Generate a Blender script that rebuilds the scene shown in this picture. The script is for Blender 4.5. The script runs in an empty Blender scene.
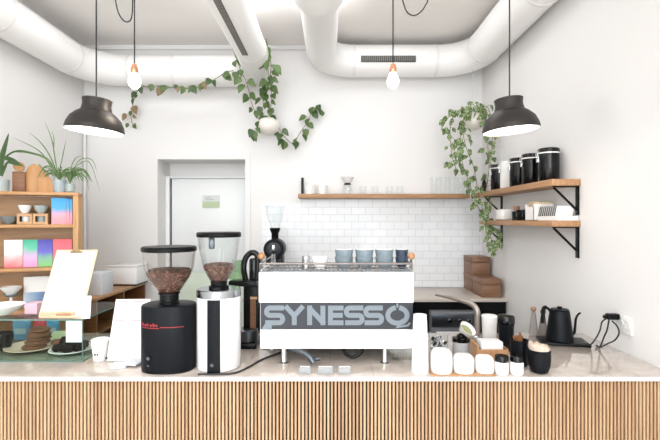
import bpy, bmesh, math, random
from mathutils import Vector, Matrix, Euler

random.seed(7)
C = bpy.context.scene.collection
SC = bpy.context.scene
PI = math.pi

# ---------------------------------------------------------------- camera, world, light, exposure
CAMZ = 1.7
F = 440.0
cam_d = bpy.data.cameras.new('camera'); cam_d.lens = 24; cam_d.sensor_width = 36
cam = bpy.data.objects.new('camera', cam_d); C.objects.link(cam)
cam.location = (0, 0, CAMZ); cam.rotation_euler = (PI/2, 0, 0)
SC.camera = cam
SC.view_settings.view_transform = 'Standard'
SC.view_settings.look = 'None'
SC.view_settings.gamma = 1
SC.view_settings.use_curve_mapping = False
SC.cycles.transparent_max_bounces = 32
SC.view_settings.exposure = -0.3
w = bpy.data.worlds.new('world'); SC.world = w; w.use_nodes = True
w.node_tree.nodes['Background'].inputs[0].default_value = (0.93, 0.97, 1.0, 1)
w.node_tree.nodes['Background'].inputs[1].default_value = 1.2

def area(name, loc, rot, sx, sy, power, col=(1, 1, 1)):
    l = bpy.data.lights.new(name, 'AREA'); l.shape = 'RECTANGLE'; l.size = sx; l.size_y = sy
    l.energy = power; l.color = col
    o = bpy.data.objects.new(name, l); C.objects.link(o); o.location = loc; o.rotation_euler = rot
    return o
# the shop window behind the camera, and two fill lights added under the closed ceiling
area('shop_window_light', (-.5, -6.9, 1.75), (PI/2, 0, 0), 4.2, 3.3, 330, (0.93, 0.965, 1.0))
area('overhead_fill', (-.5, -2.6, 3.59), (0, 0, 0), 3.6, 6.0, 380, (0.94, 0.97, 1.0))  # added fill: lights the floor so its bounce lifts the ceiling
area('kitchen_fill', (-.5, 3.5, 3.59), (0, 0, 0), 2.8, .8, 34, (0.95, 0.975, 1.0))  # added fill: brightens back wall and ceiling on the service side

# ---------------------------------------------------------------- helpers
def P(px, py, d):
    return Vector(((px-330)*d/F, d, CAMZ-(py-220)*d/F))
def X(px, d): return (px-330)*d/F
def Z(py, d): return CAMZ-(py-220)*d/F

def lin(h):
    h = h.lstrip('#'); o = []
    for i in (0, 2, 4):
        v = int(h[i:i+2], 16)/255
        o.append(v/12.92 if v <= .04045 else ((v+.055)/1.055)**2.4)
    return tuple(o)+(1,)

def mat(name, col, rough=.5, metal=0, var=.06, scale=30, bump=0, bscale=200, coat=0, emis=None, estr=0, stretch=(1, 1, 1), spec=None, sss=0):
    m = bpy.data.materials.new(name); m.use_nodes = True
    nt = m.node_tree; b = nt.nodes['Principled BSDF']
    col = lin(col) if isinstance(col, str) else col
    tc = nt.nodes.new('ShaderNodeTexCoord'); mp = nt.nodes.new('ShaderNodeMapping')
    mp.inputs['Scale'].default_value = stretch
    nt.links.new(tc.outputs['Object'], mp.inputs[0])
    n = nt.nodes.new('ShaderNodeTexNoise'); n.inputs['Scale'].default_value = scale; n.inputs['Detail'].default_value = 3
    nt.links.new(mp.outputs[0], n.inputs['Vector'])
    r = nt.nodes.new('ShaderNodeMix'); r.data_type = 'RGBA'
    r.inputs[6].default_value = tuple(c*(1-var) for c in col[:3])+(1,)
    r.inputs[7].default_value = tuple(min(1, c*(1+var)) for c in col[:3])+(1,)
    nt.links.new(n.outputs['Fac'], r.inputs[0]); nt.links.new(r.outputs[2], b.inputs['Base Color'])
    b.inputs['Roughness'].default_value = rough; b.inputs['Metallic'].default_value = metal
    if coat: b.inputs['Coat Weight'].default_value = coat; b.inputs['Coat Roughness'].default_value = .08
    if spec is not None: b.inputs['Specular IOR Level'].default_value = spec
    if emis:
        b.inputs['Emission Color'].default_value = lin(emis); b.inputs['Emission Strength'].default_value = estr
    if bump:
        n2 = nt.nodes.new('ShaderNodeTexNoise'); n2.inputs['Scale'].default_value = bscale
        bp = nt.nodes.new('ShaderNodeBump'); bp.inputs['Strength'].default_value = bump; bp.inputs['Distance'].default_value = .004
        nt.links.new(mp.outputs[0], n2.inputs['Vector'])
        nt.links.new(n2.outputs['Fac'], bp.inputs['Height']); nt.links.new(bp.outputs[0], b.inputs['Normal'])
    return m

def wood(name, c1, c2, axis='x', scale=14, rough=.45, coat=0):
    m = bpy.data.materials.new(name); m.use_nodes = True
    nt = m.node_tree; b = nt.nodes['Principled BSDF']
    tc = nt.nodes.new('ShaderNodeTexCoord'); mp = nt.nodes.new('ShaderNodeMapping')
    s = {'x': (.06, 1, 1), 'y': (1, .06, 1), 'z': (1, 1, .06)}[axis]
    mp.inputs['Scale'].default_value = s
    nt.links.new(tc.outputs['Object'], mp.inputs[0])
    n = nt.nodes.new('ShaderNodeTexNoise'); n.inputs['Scale'].default_value = scale*4; n.inputs['Detail'].default_value = 5
    n.inputs['Distortion'].default_value = .6
    nt.links.new(mp.outputs[0], n.inputs['Vector'])
    r = nt.nodes.new('ShaderNodeValToRGB')
    r.color_ramp.elements[0].position = .3; r.color_ramp.elements[0].color = lin(c2)
    r.color_ramp.elements[1].position = .7; r.color_ramp.elements[1].color = lin(c1)
    nt.links.new(n.outputs['Fac'], r.inputs[0]); nt.links.new(r.outputs[0], b.inputs['Base Color'])
    b.inputs['Roughness'].default_value = rough
    if coat: b.inputs['Coat Weight'].default_value = coat
    return m

def glass(name, tint='#FFFFFF', refl=.9, edge=1.0):
    """thin clear glass: mostly see-through, reflecting at grazing angles"""
    m = bpy.data.materials.new(name); m.use_nodes = True
    nt = m.node_tree; nt.nodes.remove(nt.nodes['Principled BSDF'])
    out = nt.nodes['Material Output']
    t = nt.nodes.new('ShaderNodeBsdfTransparent'); t.inputs[0].default_value = lin(tint)
    g = nt.nodes.new('ShaderNodeBsdfGlossy'); g.inputs[0].default_value = (refl, refl, refl, 1); g.inputs['Roughness'].default_value = .04
    f = nt.nodes.new('ShaderNodeLayerWeight'); f.inputs[0].default_value = .5
    pw = nt.nodes.new('ShaderNodeMath'); pw.operation = 'POWER'; pw.inputs[1].default_value = 2.6
    nt.links.new(f.outputs['Facing'], pw.inputs[0])
    ad = nt.nodes.new('ShaderNodeMath'); ad.operation = 'ADD'; ad.inputs[1].default_value = .03
    nt.links.new(pw.outputs[0], ad.inputs[0])
    n = nt.nodes.new('ShaderNodeTexNoise'); n.inputs['Scale'].default_value = 9
    mu = nt.nodes.new('ShaderNodeMath'); mu.operation = 'MULTIPLY'; mu.inputs[1].default_value = edge
    nt.links.new(ad.outputs[0], mu.inputs[0])
    mx = nt.nodes.new('ShaderNodeMixShader')
    nt.links.new(mu.outputs[0], mx.inputs[0]); nt.links.new(t.outputs[0], mx.inputs[1]); nt.links.new(g.outputs[0], mx.inputs[2])
    nt.links.new(mx.outputs[0], out.inputs[0])
    return m

def gradient(name, stops, axis='z', lo=0, hi=1, rough=.5):
    """printed colour blend on a cover, measured in the cover's own coordinates"""
    m = bpy.data.materials.new(name); m.use_nodes = True
    nt = m.node_tree; b = nt.nodes['Principled BSDF']
    tc = nt.nodes.new('ShaderNodeTexCoord')
    sep = nt.nodes.new('ShaderNodeSeparateXYZ'); nt.links.new(tc.outputs['Object'], sep.inputs[0])
    nz = nt.nodes.new('ShaderNodeTexNoise'); nz.inputs['Scale'].default_value = 9
    nt.links.new(tc.outputs['Object'], nz.inputs['Vector'])
    mr = nt.nodes.new('ShaderNodeMapRange'); mr.inputs[1].default_value = lo; mr.inputs[2].default_value = hi
    nt.links.new(sep.outputs[{'x': 0, 'y': 1, 'z': 2}[axis]], mr.inputs[0])
    ad = nt.nodes.new('ShaderNodeMath'); ad.operation = 'MULTIPLY_ADD'; ad.inputs[1].default_value = .5; 
    nt.links.new(nz.outputs['Fac'], ad.inputs[0])
    sb = nt.nodes.new('ShaderNodeMath'); sb.operation = 'SUBTRACT'; sb.inputs[1].default_value = .25
    nt.links.new(mr.outputs[0], sb.inputs[0]); nt.links.new(sb.outputs[0], ad.inputs[2])
    r = nt.nodes.new('ShaderNodeValToRGB')
    el = r.color_ramp.elements
    el[0].position = stops[0][0]; el[0].color = lin(stops[0][1])
    el[1].position = stops[-1][0]; el[1].color = lin(stops[-1][1])
    for p, c in stops[1:-1]:
        e = el.new(p); e.color = lin(c)
    nt.links.new(ad.outputs[0], r.inputs[0]); nt.links.new(r.outputs[0], b.inputs['Base Color'])
    b.inputs['Roughness'].default_value = rough
    return m

class M:
    def __init__(s): s.v = []; s.f = []; s.mi = []
    def add(s, vs, fs, mi=0, tf=None):
        o = len(s.v)
        for v in vs:
            v = Vector(v)
            s.v.append(tf @ v if tf is not None else v)
        for f in fs: s.f.append([i+o for i in f]); s.mi.append(mi)
        return s
    def box(s, x0, x1, y0, y1, z0, z1, mi=0, bev=0, tf=None, seg=2):
        if bev:
            bm = bmesh.new(); bmesh.ops.create_cube(bm, size=1)
            for v in bm.verts:
                v.co = Vector(((x0+x1)/2+v.co.x*(x1-x0), (y0+y1)/2+v.co.y*(y1-y0), (z0+z1)/2+v.co.z*(z1-z0)))
            bmesh.ops.bevel(bm, geom=bm.edges[:], offset=bev, segments=seg, affect='EDGES', profile=.5)
            bm.verts.index_update()
            s.add([v.co.copy() for v in bm.verts], [[v.index for v in f.verts] for f in bm.faces], mi, tf); bm.free()
            return s
        vs = [(x, y, z) for z in (z0, z1) for y in (y0, y1) for x in (x0, x1)]
        return s.add(vs, [(0, 2, 3, 1), (4, 5, 7, 6), (0, 1, 5, 4), (2, 6, 7, 3), (0, 4, 6, 2), (1, 3, 7, 5)], mi, tf)
    def lathe(s, prof, c=(0, 0, 0), seg=32, mi=0, tf=None, sx=1, sy=1, power=2):
        """prof: (r, z) list; r = 0 closes an end. power > 2 squares the plan"""
        vs = []; fs = []; rings = []
        for r, z in prof:
            if r <= 1e-7: rings.append([len(vs)]); vs.append((c[0], c[1], c[2]+z))
            else:
                rings.append(list(range(len(vs), len(vs)+seg)))
                for k in range(seg):
                    a = 2*PI*k/seg; ca, sa = math.cos(a), math.sin(a)
                    if power != 2:
                        q = 2/power
                        ca = math.copysign(abs(ca)**q, ca); sa = math.copysign(abs(sa)**q, sa)
                    vs.append((c[0]+r*sx*ca, c[1]+r*sy*sa, c[2]+z))
        for a, b in zip(rings[:-1], rings[1:]):
            if len(a) == 1 and len(b) == 1: continue
            if len(a) == 1:
                for k in range(seg): fs.append((a[0], b[(k+1) % seg], b[k]))
            elif len(b) == 1:
                for k in range(seg): fs.append((a[k], a[(k+1) % seg], b[0]))
            else:
                for k in range(seg): fs.append((a[k], a[(k+1) % seg], b[(k+1) % seg], b[k]))
        return s.add(vs, fs, mi, tf)
    def tube(s, path, r, seg=8, mi=0, cap=True, tf=None):
        path = [Vector(p) for p in path]; n = len(path)
        rs = r if isinstance(r, (list, tuple)) else [r]*n
        vs = []; fs = []
        t0 = (path[1]-path[0]).normalized()
        u = t0.orthogonal().normalized()
        for i, p in enumerate(path):
            t = (path[min(i+1, n-1)]-path[max(i-1, 0)]).normalized()
            u = (u - t*u.dot(t)).normalized(); w_ = t.cross(u)
            for k in range(seg):
                a = 2*PI*k/seg
                vs.append(p+(u*math.cos(a)+w_*math.sin(a))*rs[i])
        for i in range(n-1):
            for k in range(seg):
                fs.append((i*seg+k, i*seg+(k+1) % seg, (i+1)*seg+(k+1) % seg, (i+1)*seg+k))
        if cap:
            fs.append(tuple(range(seg))[::-1]); fs.append(tuple((n-1)*seg+k for k in range(seg)))
        return s.add(vs, fs, mi, tf)
    def prism(s, pts, o, u, v, wv, mi=0):
        """outline pts in (u, v) from o, extruded by vector wv"""
        o, u, v, wv = Vector(o), Vector(u), Vector(v), Vector(wv); n = len(pts)
        a = [o+u*p[0]+v*p[1] for p in pts]; b = [q+wv for q in a]
        fs = [tuple(range(n)), tuple(range(2*n-1, n-1, -1))]+[(i, i+n, (i+1) % n+n, (i+1) % n) for i in range(n)]
        return s.add(a+b, fs, mi)
    def ball(s, c, r, mi=0, seg=14, sx=1, sy=1, sz=1, tf=None):
        n = seg//2
        return s.lathe([(0 if i in (0, n) else r*math.sin(PI*i/n), -r*sz*math.cos(PI*i/n)) for i in range(n+1)], c, seg, mi, tf, sx, sy)
    def build(s, name, m, parent=None, ang=35, loc=None, rot=None, kind=None):
        me = bpy.data.meshes.new(name)
        me.from_pydata([tuple(v) for v in s.v], [], s.f)
        for x in (m if isinstance(m, (list, tuple)) else [m]): me.materials.append(x)
        for p, mi in zip(me.polygons, s.mi): p.material_index = mi; p.use_smooth = True
        bm = bmesh.new(); bm.from_mesh(me); bmesh.ops.recalc_face_normals(bm, faces=bm.faces[:]); bm.to_mesh(me); bm.free()
        me.set_sharp_from_angle(angle=math.radians(ang))
        o = bpy.data.objects.new(name, me); C.objects.link(o)
        if parent: o.parent = parent
        if loc is not None: o.location = loc
        if rot is not None: o.rotation_euler = rot
        if kind: o['kind'] = kind
        return o

def tag(o, label, cat, group=None):
    o['label'] = label; o['category'] = cat
    if group: o['group'] = group
    return o
def thing(name, label, cat, loc=(0, 0, 0), rz=0, group=None, rot=None):
    o = bpy.data.objects.new(name, None); C.objects.link(o); o.empty_display_size = .05
    o.location = loc; o.rotation_euler = rot if rot else (0, 0, rz)
    return tag(o, label, cat, group)
def dup(root, loc, label, rz=None, group=None, mats=None):
    r = root.copy(); C.objects.link(r); r.location = loc; r['label'] = label
    if rz is not None: r.rotation_euler = (0, 0, rz)
    if group: r['group'] = group
    for ch in list(root.children):
        c = ch.copy(); C.objects.link(c); c.parent = r
        for g in list(ch.children):
            d = g.copy(); C.objects.link(d); d.parent = c
    return r
def smooth(pts, n=6):
    """Catmull-Rom through pts"""
    pts = [Vector(p) for p in pts]; q = [pts[0]*2-pts[1]]+pts+[pts[-1]*2-pts[-2]]; out = []
    for i in range(1, len(q)-2):
        for k in range(n):
            t = k/n; a, b, c, d = q[i-1], q[i], q[i+1], q[i+2]
            out.append(.5*((2*b)+(c-a)*t+(2*a-5*b+4*c-d)*t*t+(3*b-a-3*c+d)*t**3))
    out.append(pts[-1]); return out
def ribbon(path, wd):
    n = len(path); L = []; R = []
    path = [Vector((p[0], p[1])) for p in path]
    for i, p in enumerate(path):
        a = (p-path[i-1]).normalized() if i else None
        b = (path[i+1]-p).normalized() if i < n-1 else None
        if a is None: a = b
        if b is None: b = a
        na = Vector((-a.y, a.x)); nb = Vector((-b.y, b.x)); m = (na+nb).normalized()
        k = wd/2/max(.35, m.dot(na))
        L.append(p+m*k); R.append(p-m*k)
    return [tuple(q) for q in L+R[::-1]]
def arc(cx, cy, r, a0, a1, n=8, ry=None):
    ry = ry or r
    return [(cx+r*math.cos(math.radians(a0+(a1-a0)*i/n)), cy+ry*math.sin(math.radians(a0+(a1-a0)*i/n))) for i in range(n+1)]

# ---------------------------------------------------------------- materials
m_wall = mat('white_painted_wall', '#EDECEB', .75, var=.012, scale=3, bump=.12, bscale=90)
m_ceil = mat('cream_painted_ceiling', '#FAF6F2', .8, var=.015, scale=4, bump=.1)
m_duct = mat('white_painted_duct', '#F6F5F4', .4, var=.01, scale=5, bump=.05, bscale=30)
m_ductband = mat('white_duct_joint', '#EEECEA', .45, var=.01)
m_floor = mat('pale_screed_floor', '#DDD8D2', .5, var=.08, scale=6, bump=.1)
m_door = mat('pale_grey_door', '#F1F4F4', .4, var=.01)
m_frame = mat('pale_door_frame', '#F0F2F3', .45, var=.01)
m_green = mat('pale_green_panel', '#DCE7D6', .4, var=.02)
m_dark = mat('dark_gap', '#1B1C1E', .6)
m_black = mat('black_satin_plastic', '#07090B', .35, var=.1, spec=.2)
m_blackm = mat('black_powder_coat', '#0B0F14', .42, var=.08, bump=.05, bscale=500, spec=.16)
m_blackg = mat('black_gloss', '#07090B', .15, var=.05, spec=.35)
m_white = mat('white_gloss_enamel', '#F6F6F7', .22, var=.005, coat=.3)
m_cer = mat('white_glazed_ceramic', '#F3F2F0', .2, var=.01, coat=.3)
m_paper = mat('white_paper', '#F6F4F2', .8, var=.008)
m_papers = mat('grey_print', '#B9B9BC', .8)
m_pink = mat('pink_print', '#D9A0A0', .8)
m_steel = mat('brushed_steel', '#C9CBCC', .25, 1, var=.06, scale=60, stretch=(1, 1, .1))
m_chrome = mat('polished_chrome', '#DADCDE', .08, 1, var=.02)
m_darksteel = mat('dark_steel', '#5B6066', .3, .9, var=.05)
m_copper = mat('copper_lampholder', '#E2A583', .3, .85, var=.03)
m_oak = wood('light_oak', '#CB9A66', '#B17F4C', 'x')
m_oakz = wood('light_oak_upright', '#CB9D69', '#B1824F', 'z')
m_oaks = wood('oiled_oak_shelf', '#BA9069', '#9D734D', 'x')
m_oaksy = wood('oiled_oak_shelf_along', '#BA9069', '#9D734D', 'y')
m_backp = wood('oak_back_panel', '#B58A5A', '#997045', 'x', scale=6)
m_darkw = wood('walnut_wood', '#8A5E3C', '#6F4729', 'x', scale=10)
m_boxw = wood('brown_wood_box', '#8D694F', '#76543D', 'x', scale=10)
m_knob = wood('turned_wood', '#BE9068', '#A4764F', 'z', scale=12)
m_kraft = mat('kraft_paper', '#C9A27C', .85, var=.08)
m_board = wood('beech_board', '#CB9860', '#B8834A', 'z', scale=9)
m_leaf = mat('green_leaf', '#566F3C', .42, var=.45, scale=40)
m_leafd = mat('dark_green_leaf', '#3E5A30', .4, var=.4, scale=40)
m_leafv = mat('variegated_leaf', '#566F3D', .4, var=.75, scale=75)
nt_ = m_leafv.node_tree; r_ = nt_.nodes.new('ShaderNodeValToRGB')
r_.color_ramp.elements[0].position = .46; r_.color_ramp.elements[0].color = lin('#405C2C')
r_.color_ramp.elements[1].position = .68; r_.color_ramp.elements[1].color = lin('#BCCB94')
nt_.links.new([n for n in nt_.nodes if n.type == 'TEX_NOISE'][0].outputs['Fac'], r_.inputs[0]); nt_.links.new(r_.outputs[0], nt_.nodes['Principled BSDF'].inputs['Base Color'])
m_spider = mat('striped_grass_leaf', '#5E7947', .5, var=.5, scale=50)
m_stem = mat('vine_stem', '#7A6A45', .6)
m_soil = mat('dark_soil', '#3A2C22', .9)
m_bean = mat('roasted_beans', '#5E3D30', .45, var=.8, scale=110, bump=.8, bscale=160)
m_bean2 = mat('pale_roasted_beans', '#8C6552', .45, var=.3, scale=110)
m_bean3 = mat('dark_roasted_beans', '#38231B', .4, var=.3, scale=110)
m_glass = glass('clear_glass', '#FCFDFD', .9, .55)
m_smoke = glass('smoked_plastic', '#FAF9F8', .8, .5)
m_glassg = glass('green_tinted_glass', '#F3F9F6', .8, .22)
m_edge = mat('green_glass_edge', '#5F7F77', .15)
m_cup = mat('blue_grey_glaze', '#7C8A92', .3, var=.15, scale=18)
m_cup2 = mat('pale_blue_glaze', '#A3B1B7', .3, var=.08, scale=18)
m_cupd = mat('dark_blue_glaze', '#334152', .3, var=.2, scale=18)
m_bowl = mat('grey_stone_glaze', '#7F8788', .35, var=.1)
m_bowl2 = mat('grey_green_glaze', '#A9B5B3', .35, var=.06)
m_choc = mat('dark_chocolate_bake', '#221815', .9, var=.5, scale=60, bump=.8, bscale=90, spec=.1)
m_cookie = mat('brown_cookie', '#74492F', .85, var=.6, scale=45, bump=1, bscale=90)
m_emit = mat('lamp_diffuser', '#FFFFFF', .5, emis='#FFF6EA', estr=6)
m_bulb = mat('glowing_bulb', '#FFFFFF', .5, emis='#FFE6C8', estr=9)
m_inner = mat('white_shade_lining', '#F7F4F0', .5, var=.01)
m_shade = mat('dark_grey_shade', '#302D2B', .45, .05, var=.05, spec=.3)
m_cord = mat('black_cord', '#26262A', .6)
m_red = mat('red_print', '#A02A34', .5)
m_plate = mat('slate_blue_plate', '#20262D', .45, var=.05)
m_letter = mat('pale_blue_lettering', '#717B83', .4, var=.05)
m_sponge = mat('green_filling', '#9A9A70', .8, var=.3, scale=80)

def stone():
    m = bpy.data.materials.new('beige_polished_stone'); m.use_nodes = True
    nt = m.node_tree; b = nt.nodes['Principled BSDF']
    tc = nt.nodes.new('ShaderNodeTexCoord')
    br = nt.nodes.new('ShaderNodeTexBrick'); br.inputs['Scale'].default_value = 1
    br.inputs['Brick Width'].default_value = .42; br.inputs['Row Height'].default_value = .21
    br.inputs['Mortar Size'].default_value = .0016; br.offset = .5
    br.inputs['Color1'].default_value = lin('#CDC1B6'); br.inputs['Color2'].default_value = lin('#C6BBB1')
    br.inputs['Mortar'].default_value = lin('#AA9E93')
    n = nt.nodes.new('ShaderNodeTexNoise'); n.inputs['Scale'].default_value = 5; n.inputs['Detail'].default_value = 8; n.inputs['Distortion'].default_value = 1.2
    r = nt.nodes.new('ShaderNodeValToRGB'); r.color_ramp.elements[0].position = .35; r.color_ramp.elements[0].color = (.8, .78, .77, 1)
    r.color_ramp.elements[1].position = .6; r.color_ramp.elements[1].color = (1, 1, 1, 1)
    mx = nt.nodes.new('ShaderNodeMix'); mx.data_type = 'RGBA'; mx.blend_type = 'MULTIPLY'; mx.inputs[0].default_value = 1
    nt.links.new(tc.outputs['Object'], br.inputs['Vector']); nt.links.new(tc.outputs['Object'], n.inputs['Vector'])
    nt.links.new(n.outputs['Fac'], r.inputs[0]); nt.links.new(br.outputs['Color'], mx.inputs[6]); nt.links.new(r.outputs[0], mx.inputs[7])
    nt.links.new(mx.outputs[2], b.inputs['Base Color']); b.inputs['Roughness'].default_value = .07; b.inputs['Coat Weight'].default_value = .6; b.inputs['Coat Roughness'].default_value = .04
    return m
m_stone = stone()

def tiles():
    m = bpy.data.materials.new('white_metro_tiles'); m.use_nodes = True
    nt = m.node_tree; b = nt.nodes['Principled BSDF']
    tc = nt.nodes.new('ShaderNodeTexCoord'); sp = nt.nodes.new('ShaderNodeSeparateXYZ'); cb = nt.nodes.new('ShaderNodeCombineXYZ')
    nt.links.new(tc.outputs['Object'], sp.inputs[0]); nt.links.new(sp.outputs[0], cb.inputs[0]); nt.links.new(sp.outputs[2], cb.inputs[1])
    br = nt.nodes.new('ShaderNodeTexBrick'); br.inputs['Scale'].default_value = 1; br.offset = .5
    br.inputs['Brick Width'].default_value = .155; br.inputs['Row Height'].default_value = .08
    br.inputs['Mortar Size'].default_value = .0028; br.inputs['Mortar Smooth'].default_value = .3
    br.inputs['Color1'].default_value = lin('#F3F5F7'); br.inputs['Color2'].default_value = lin('#EDF0F3'); br.inputs['Mortar'].default_value = lin('#D3D7DB')
    nt.links.new(cb.outputs[0], br.inputs['Vector']); nt.links.new(br.outputs['Color'], b.inputs['Base Color'])
    bp = nt.nodes.new('ShaderNodeBump'); bp.invert = True; bp.inputs['Strength'].default_value = .5; bp.inputs['Distance'].default_value = .002
    nt.links.new(br.outputs['Fac'], bp.inputs['Height']); nt.links.new(bp.outputs[0], b.inputs['Normal'])
    b.inputs['Roughness'].default_value = .18
    return m
m_tile = tiles()

# ---------------------------------------------------------------- setting
XL, XR, YB, H = -2.68, 1.66, 4.8, 3.6
YF = -7.0
DX0, DX1, DZ = -1.876, -.925, 2.36          # door niche
M().box(XL, XR, YF, 5.4, -.1, 0).build('floor', m_floor, kind='structure')
M().box(XL, XR, YF, 5.4, H, H+.1).build('ceiling', m_ceil, kind='structure')
M().box(XL-.1, XL, YF, 5.4, 0, H).build('wall_left', m_wall, kind='structure')
M().box(XR, XR+.1, YF, 5.4, 0, H).build('wall_right', m_wall, kind='structure')
b = M()
b.box(XL, DX0, YB, YB+.1, 0, H); b.box(DX1, XR, YB, YB+.1, 0, H); b.box(DX0, DX1, YB, YB+.1, DZ, H)
b.box(DX0-.02, DX0, YB+.1, 5.16, 0, DZ+.02); b.box(DX1, DX1+.02, YB+.1, 5.16, 0, DZ+.02); b.box(DX0, DX1, YB+.1, 5.16, DZ, DZ+.02)
b.box(DX0-.02, DX1+.02, 5.16, 5.22, 0, DZ+.02)
b.build('wall_back', m_wall, kind='structure')
# plaster casing round the niche
b = M()
b.box(DX0-.06, DX0-.002, YB-.012, YB-.001, 0, DZ+.06); b.box(DX1+.002, DX1+.06, YB-.012, YB-.001, 0, DZ+.06); b.box(DX0-.002, DX1+.002, YB-.012, YB-.001, DZ+.002, DZ+.06)
b.build('trim_1', m_wall, kind='structure')
d1 = M()
d1.box(-1.816, DX1-.004, 5.05, 5.09, 1.10, 2.172, bev=.003)
door = d1.build('door_1', m_door, kind='structure')
M().box(-1.816, DX1-.004, 5.05, 5.09, .01, 1.098, bev=.003).build('lower_panel', m_green, door)
b = M(); b.box(DX0+.001, -1.834, 5.02, 5.158, 0, 2.2); b.box(-1.834, DX1-.004, 5.03, 5.158, 2.176, 2.2); b.build('door_frame', m_frame, door)
M().box(-1.833, -1.818, 5.06, 5.1, 0, 2.175).build('door_gap', m_dark, door)
b = M(); b.lathe([(0, 0), (.025, 0), (.025, .008), (.009, .012), (.009, .05), (0, .05)], tf=Matrix.Translation((-1.75, 5.049, 1.0)) @ Matrix.Rotation(PI/2, 4, 'X')); b.tube([(-1.75, 5.0, 1.0), (-1.64, 5.0, 1.0)], .008)
b.build('door_handle', m_steel, door)
# tiles
b = M(); b.box(X(262, 4.79), XR-.001, YB-.01, YB-.0005, .97, Z(204.5, 4.79)); b.box(X(299, 4.79), XR-.001, YB-.01, YB-.0005, Z(204.5, 4.79), 1.929)
b.build('wall_tiling', m_tile, kind='structure')
M().box(XL, XR, YB-.03, YB-.0005, H-.05, H-.001).build('trim_2', m_wall, kind='structure')
M().tube([(-2.655, 4.765, 0), (-2.655, 4.765, 3.05)], .015, 12).build('trim_3', m_wall, kind='structure')
# ---------------------------------------------------------------- ducts
def elbow(a, c, b, n=10):
    """quarter bend from a to b with control corner c"""
    a, c, b = Vector(a), Vector(c), Vector(b)
    cen = a+b-c; u = a-cen; v = b-cen
    return [cen+u*math.cos(PI/2*i/n)+v*math.sin(PI/2*i/n) for i in range(n+1)]
def ring(b, p, axis, r, wd, mi=0):
    d = Vector(axis)*wd/2
    b.tube([Vector(p)-d, Vector(p)+d], r, 40, mi)

t = thing('air_duct', 'white round duct along left wall and back wall, bending forward over the door', 'air duct', (0, 0, 0))
zl = 3.27; yl = 4.635; xl = -2.515
path = [(xl, YF+.02, zl), (xl, 2, zl), (xl, 4.2, zl)]+elbow((xl, 4.2, zl), (xl, yl, zl), (xl+.435, yl, zl))[1:]
path += [(-1.5, yl, zl), (-.97, yl, zl)]+elbow((-.97, yl, zl), (-.735, yl, zl), (-.735, 4.4, zl+.01))[1:]+[(-.735, 4.0, zl+.015), (-.735, YF+.02, zl+.015)]
rr = [.16]*(2+11+1)+[.16]*11+[.145]*3
rr = rr[:len(path)]+[.145]*(len(path)-len(rr))
M().tube(path, rr, 40).build('duct_pipe', m_duct, t)
for p, ax in (((xl, 3.3, zl), (0, 1, 0)), ((xl, 1.9, zl), (0, 1, 0)), ((xl+.435, yl, zl), (1, 0, 0)), ((-1.62, yl, zl), (1, 0, 0)), ((xl, 4.2, zl), (0, 1, 0))):
    b = M(); ring(b, p, ax, .163, .03); b.build('duct_joint', m_ductband, t)
b = M(); ring(b, (-.735, 4.05, zl+.015), (0, 1, 0), .149, .03); b.build('duct_joint', m_ductband, t)
# slot grille on the underside of the forward run
def grille(b, cx, cz, r, a, y0, y1, hw):
    """slot grille lying on a duct that runs along y; a = angle from straight down towards -x"""
    n = Vector((-math.sin(a), 0, -math.cos(a))); u = Vector((math.cos(a), 0, -math.sin(a)))
    c0 = Vector((cx, 0, cz))+n*(r+.004)
    def pt(uu, y, h): return c0+u*uu+Vector((0, y, 0))+n*h
    q = [pt(-hw, y0, 0), pt(hw, y0, 0), pt(hw, y1, 0), pt(-hw, y1, 0), pt(-hw, y0, -.02), pt(hw, y0, -.02), pt(hw, y1, -.02), pt(-hw, y1, -.02)]
    b.add(q, [(0, 1, 2, 3), (4, 5, 6, 7), (0, 1, 5, 4), (1, 2, 6, 5), (2, 3, 7, 6), (3, 0, 4, 7)], 0)
    k = int((y1-y0)/.02)
    for i in range(k):
        y = y0+(i+.5)*(y1-y0)/k
        q = [pt(-hw*.9, y-.003, .001), pt(hw*.9, y-.003, .001), pt(hw*.9, y+.003, .003), pt(-hw*.9, y+.003, .003)]
        b.add(q, [(0, 1, 2, 3)], 1)
m_grl = mat('grille_slat', '#8A8884', .5)
m_grd = mat('grille_dark', '#4B4A48', .6)
b = M(); grille(b, -.735, zl+.015, .145, math.radians(2), 1.9, 3.84, .025); b.build('vent_grille', [m_grd, m_grl], t)

t = thing('air_duct', 'white round duct from above the machine along back wall and right wall', 'air duct', (0, 0, 0))
zr = 3.37; xr = 1.493
path = [(-.083, YF+.02, zr), (-.083, 3.12, zr)]
rr = [.205, .205]
path += [(-.083, 3.22, zr), (-.083, 3.3, zr), (-.083, 4.3, zr)]; rr += [.19, .15, .15]
e = elbow((-.083, 4.3, zr), (-.083, 4.63, zr), (.25, 4.63, zr)); path += e[1:]; rr += [.155]*2+[.163]*8
path += [(.8, 4.63, zr), (1.1, 4.63, zr)]; rr += [.163]*2
e = elbow((1.1, 4.63, zr), (xr, 4.63, zr), (xr, 4.24, zr)); path += e[1:]; rr += [.163]*10
path += [(xr, 3, zr), (xr, YF+.02, zr)]; rr += [.163]*2
M().tube(path, rr, 40).build('duct_pipe', m_duct, t)
for p, ax in (((.25, 4.63, zr), (1, 0, 0)), ((1.1, 4.63, zr), (1, 0, 0)), ((xr, 4.22, zr), (0, 1, 0)), ((xr, 3.1, zr), (0, 1, 0))):
    b = M(); ring(b, p, ax, .1665, .03); b.build('duct_joint', m_ductband, t)
b = M(); x0, x1 = X(361, 4.46), X(416, 4.46); z1, z0 = Z(55.5, 4.46), Z(61.5, 4.46)
b.box(x0, x1, 4.462, 4.49, z0, z1, 0)
for i in range(28):
    x = x0+(i+.5)*(x1-x0)/28; b.box(x-.003, x+.003, 4.458, 4.465, z0+.006, z1-.006, 1)
b.build('vent_grille', [m_grd, m_grl], t)
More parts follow.
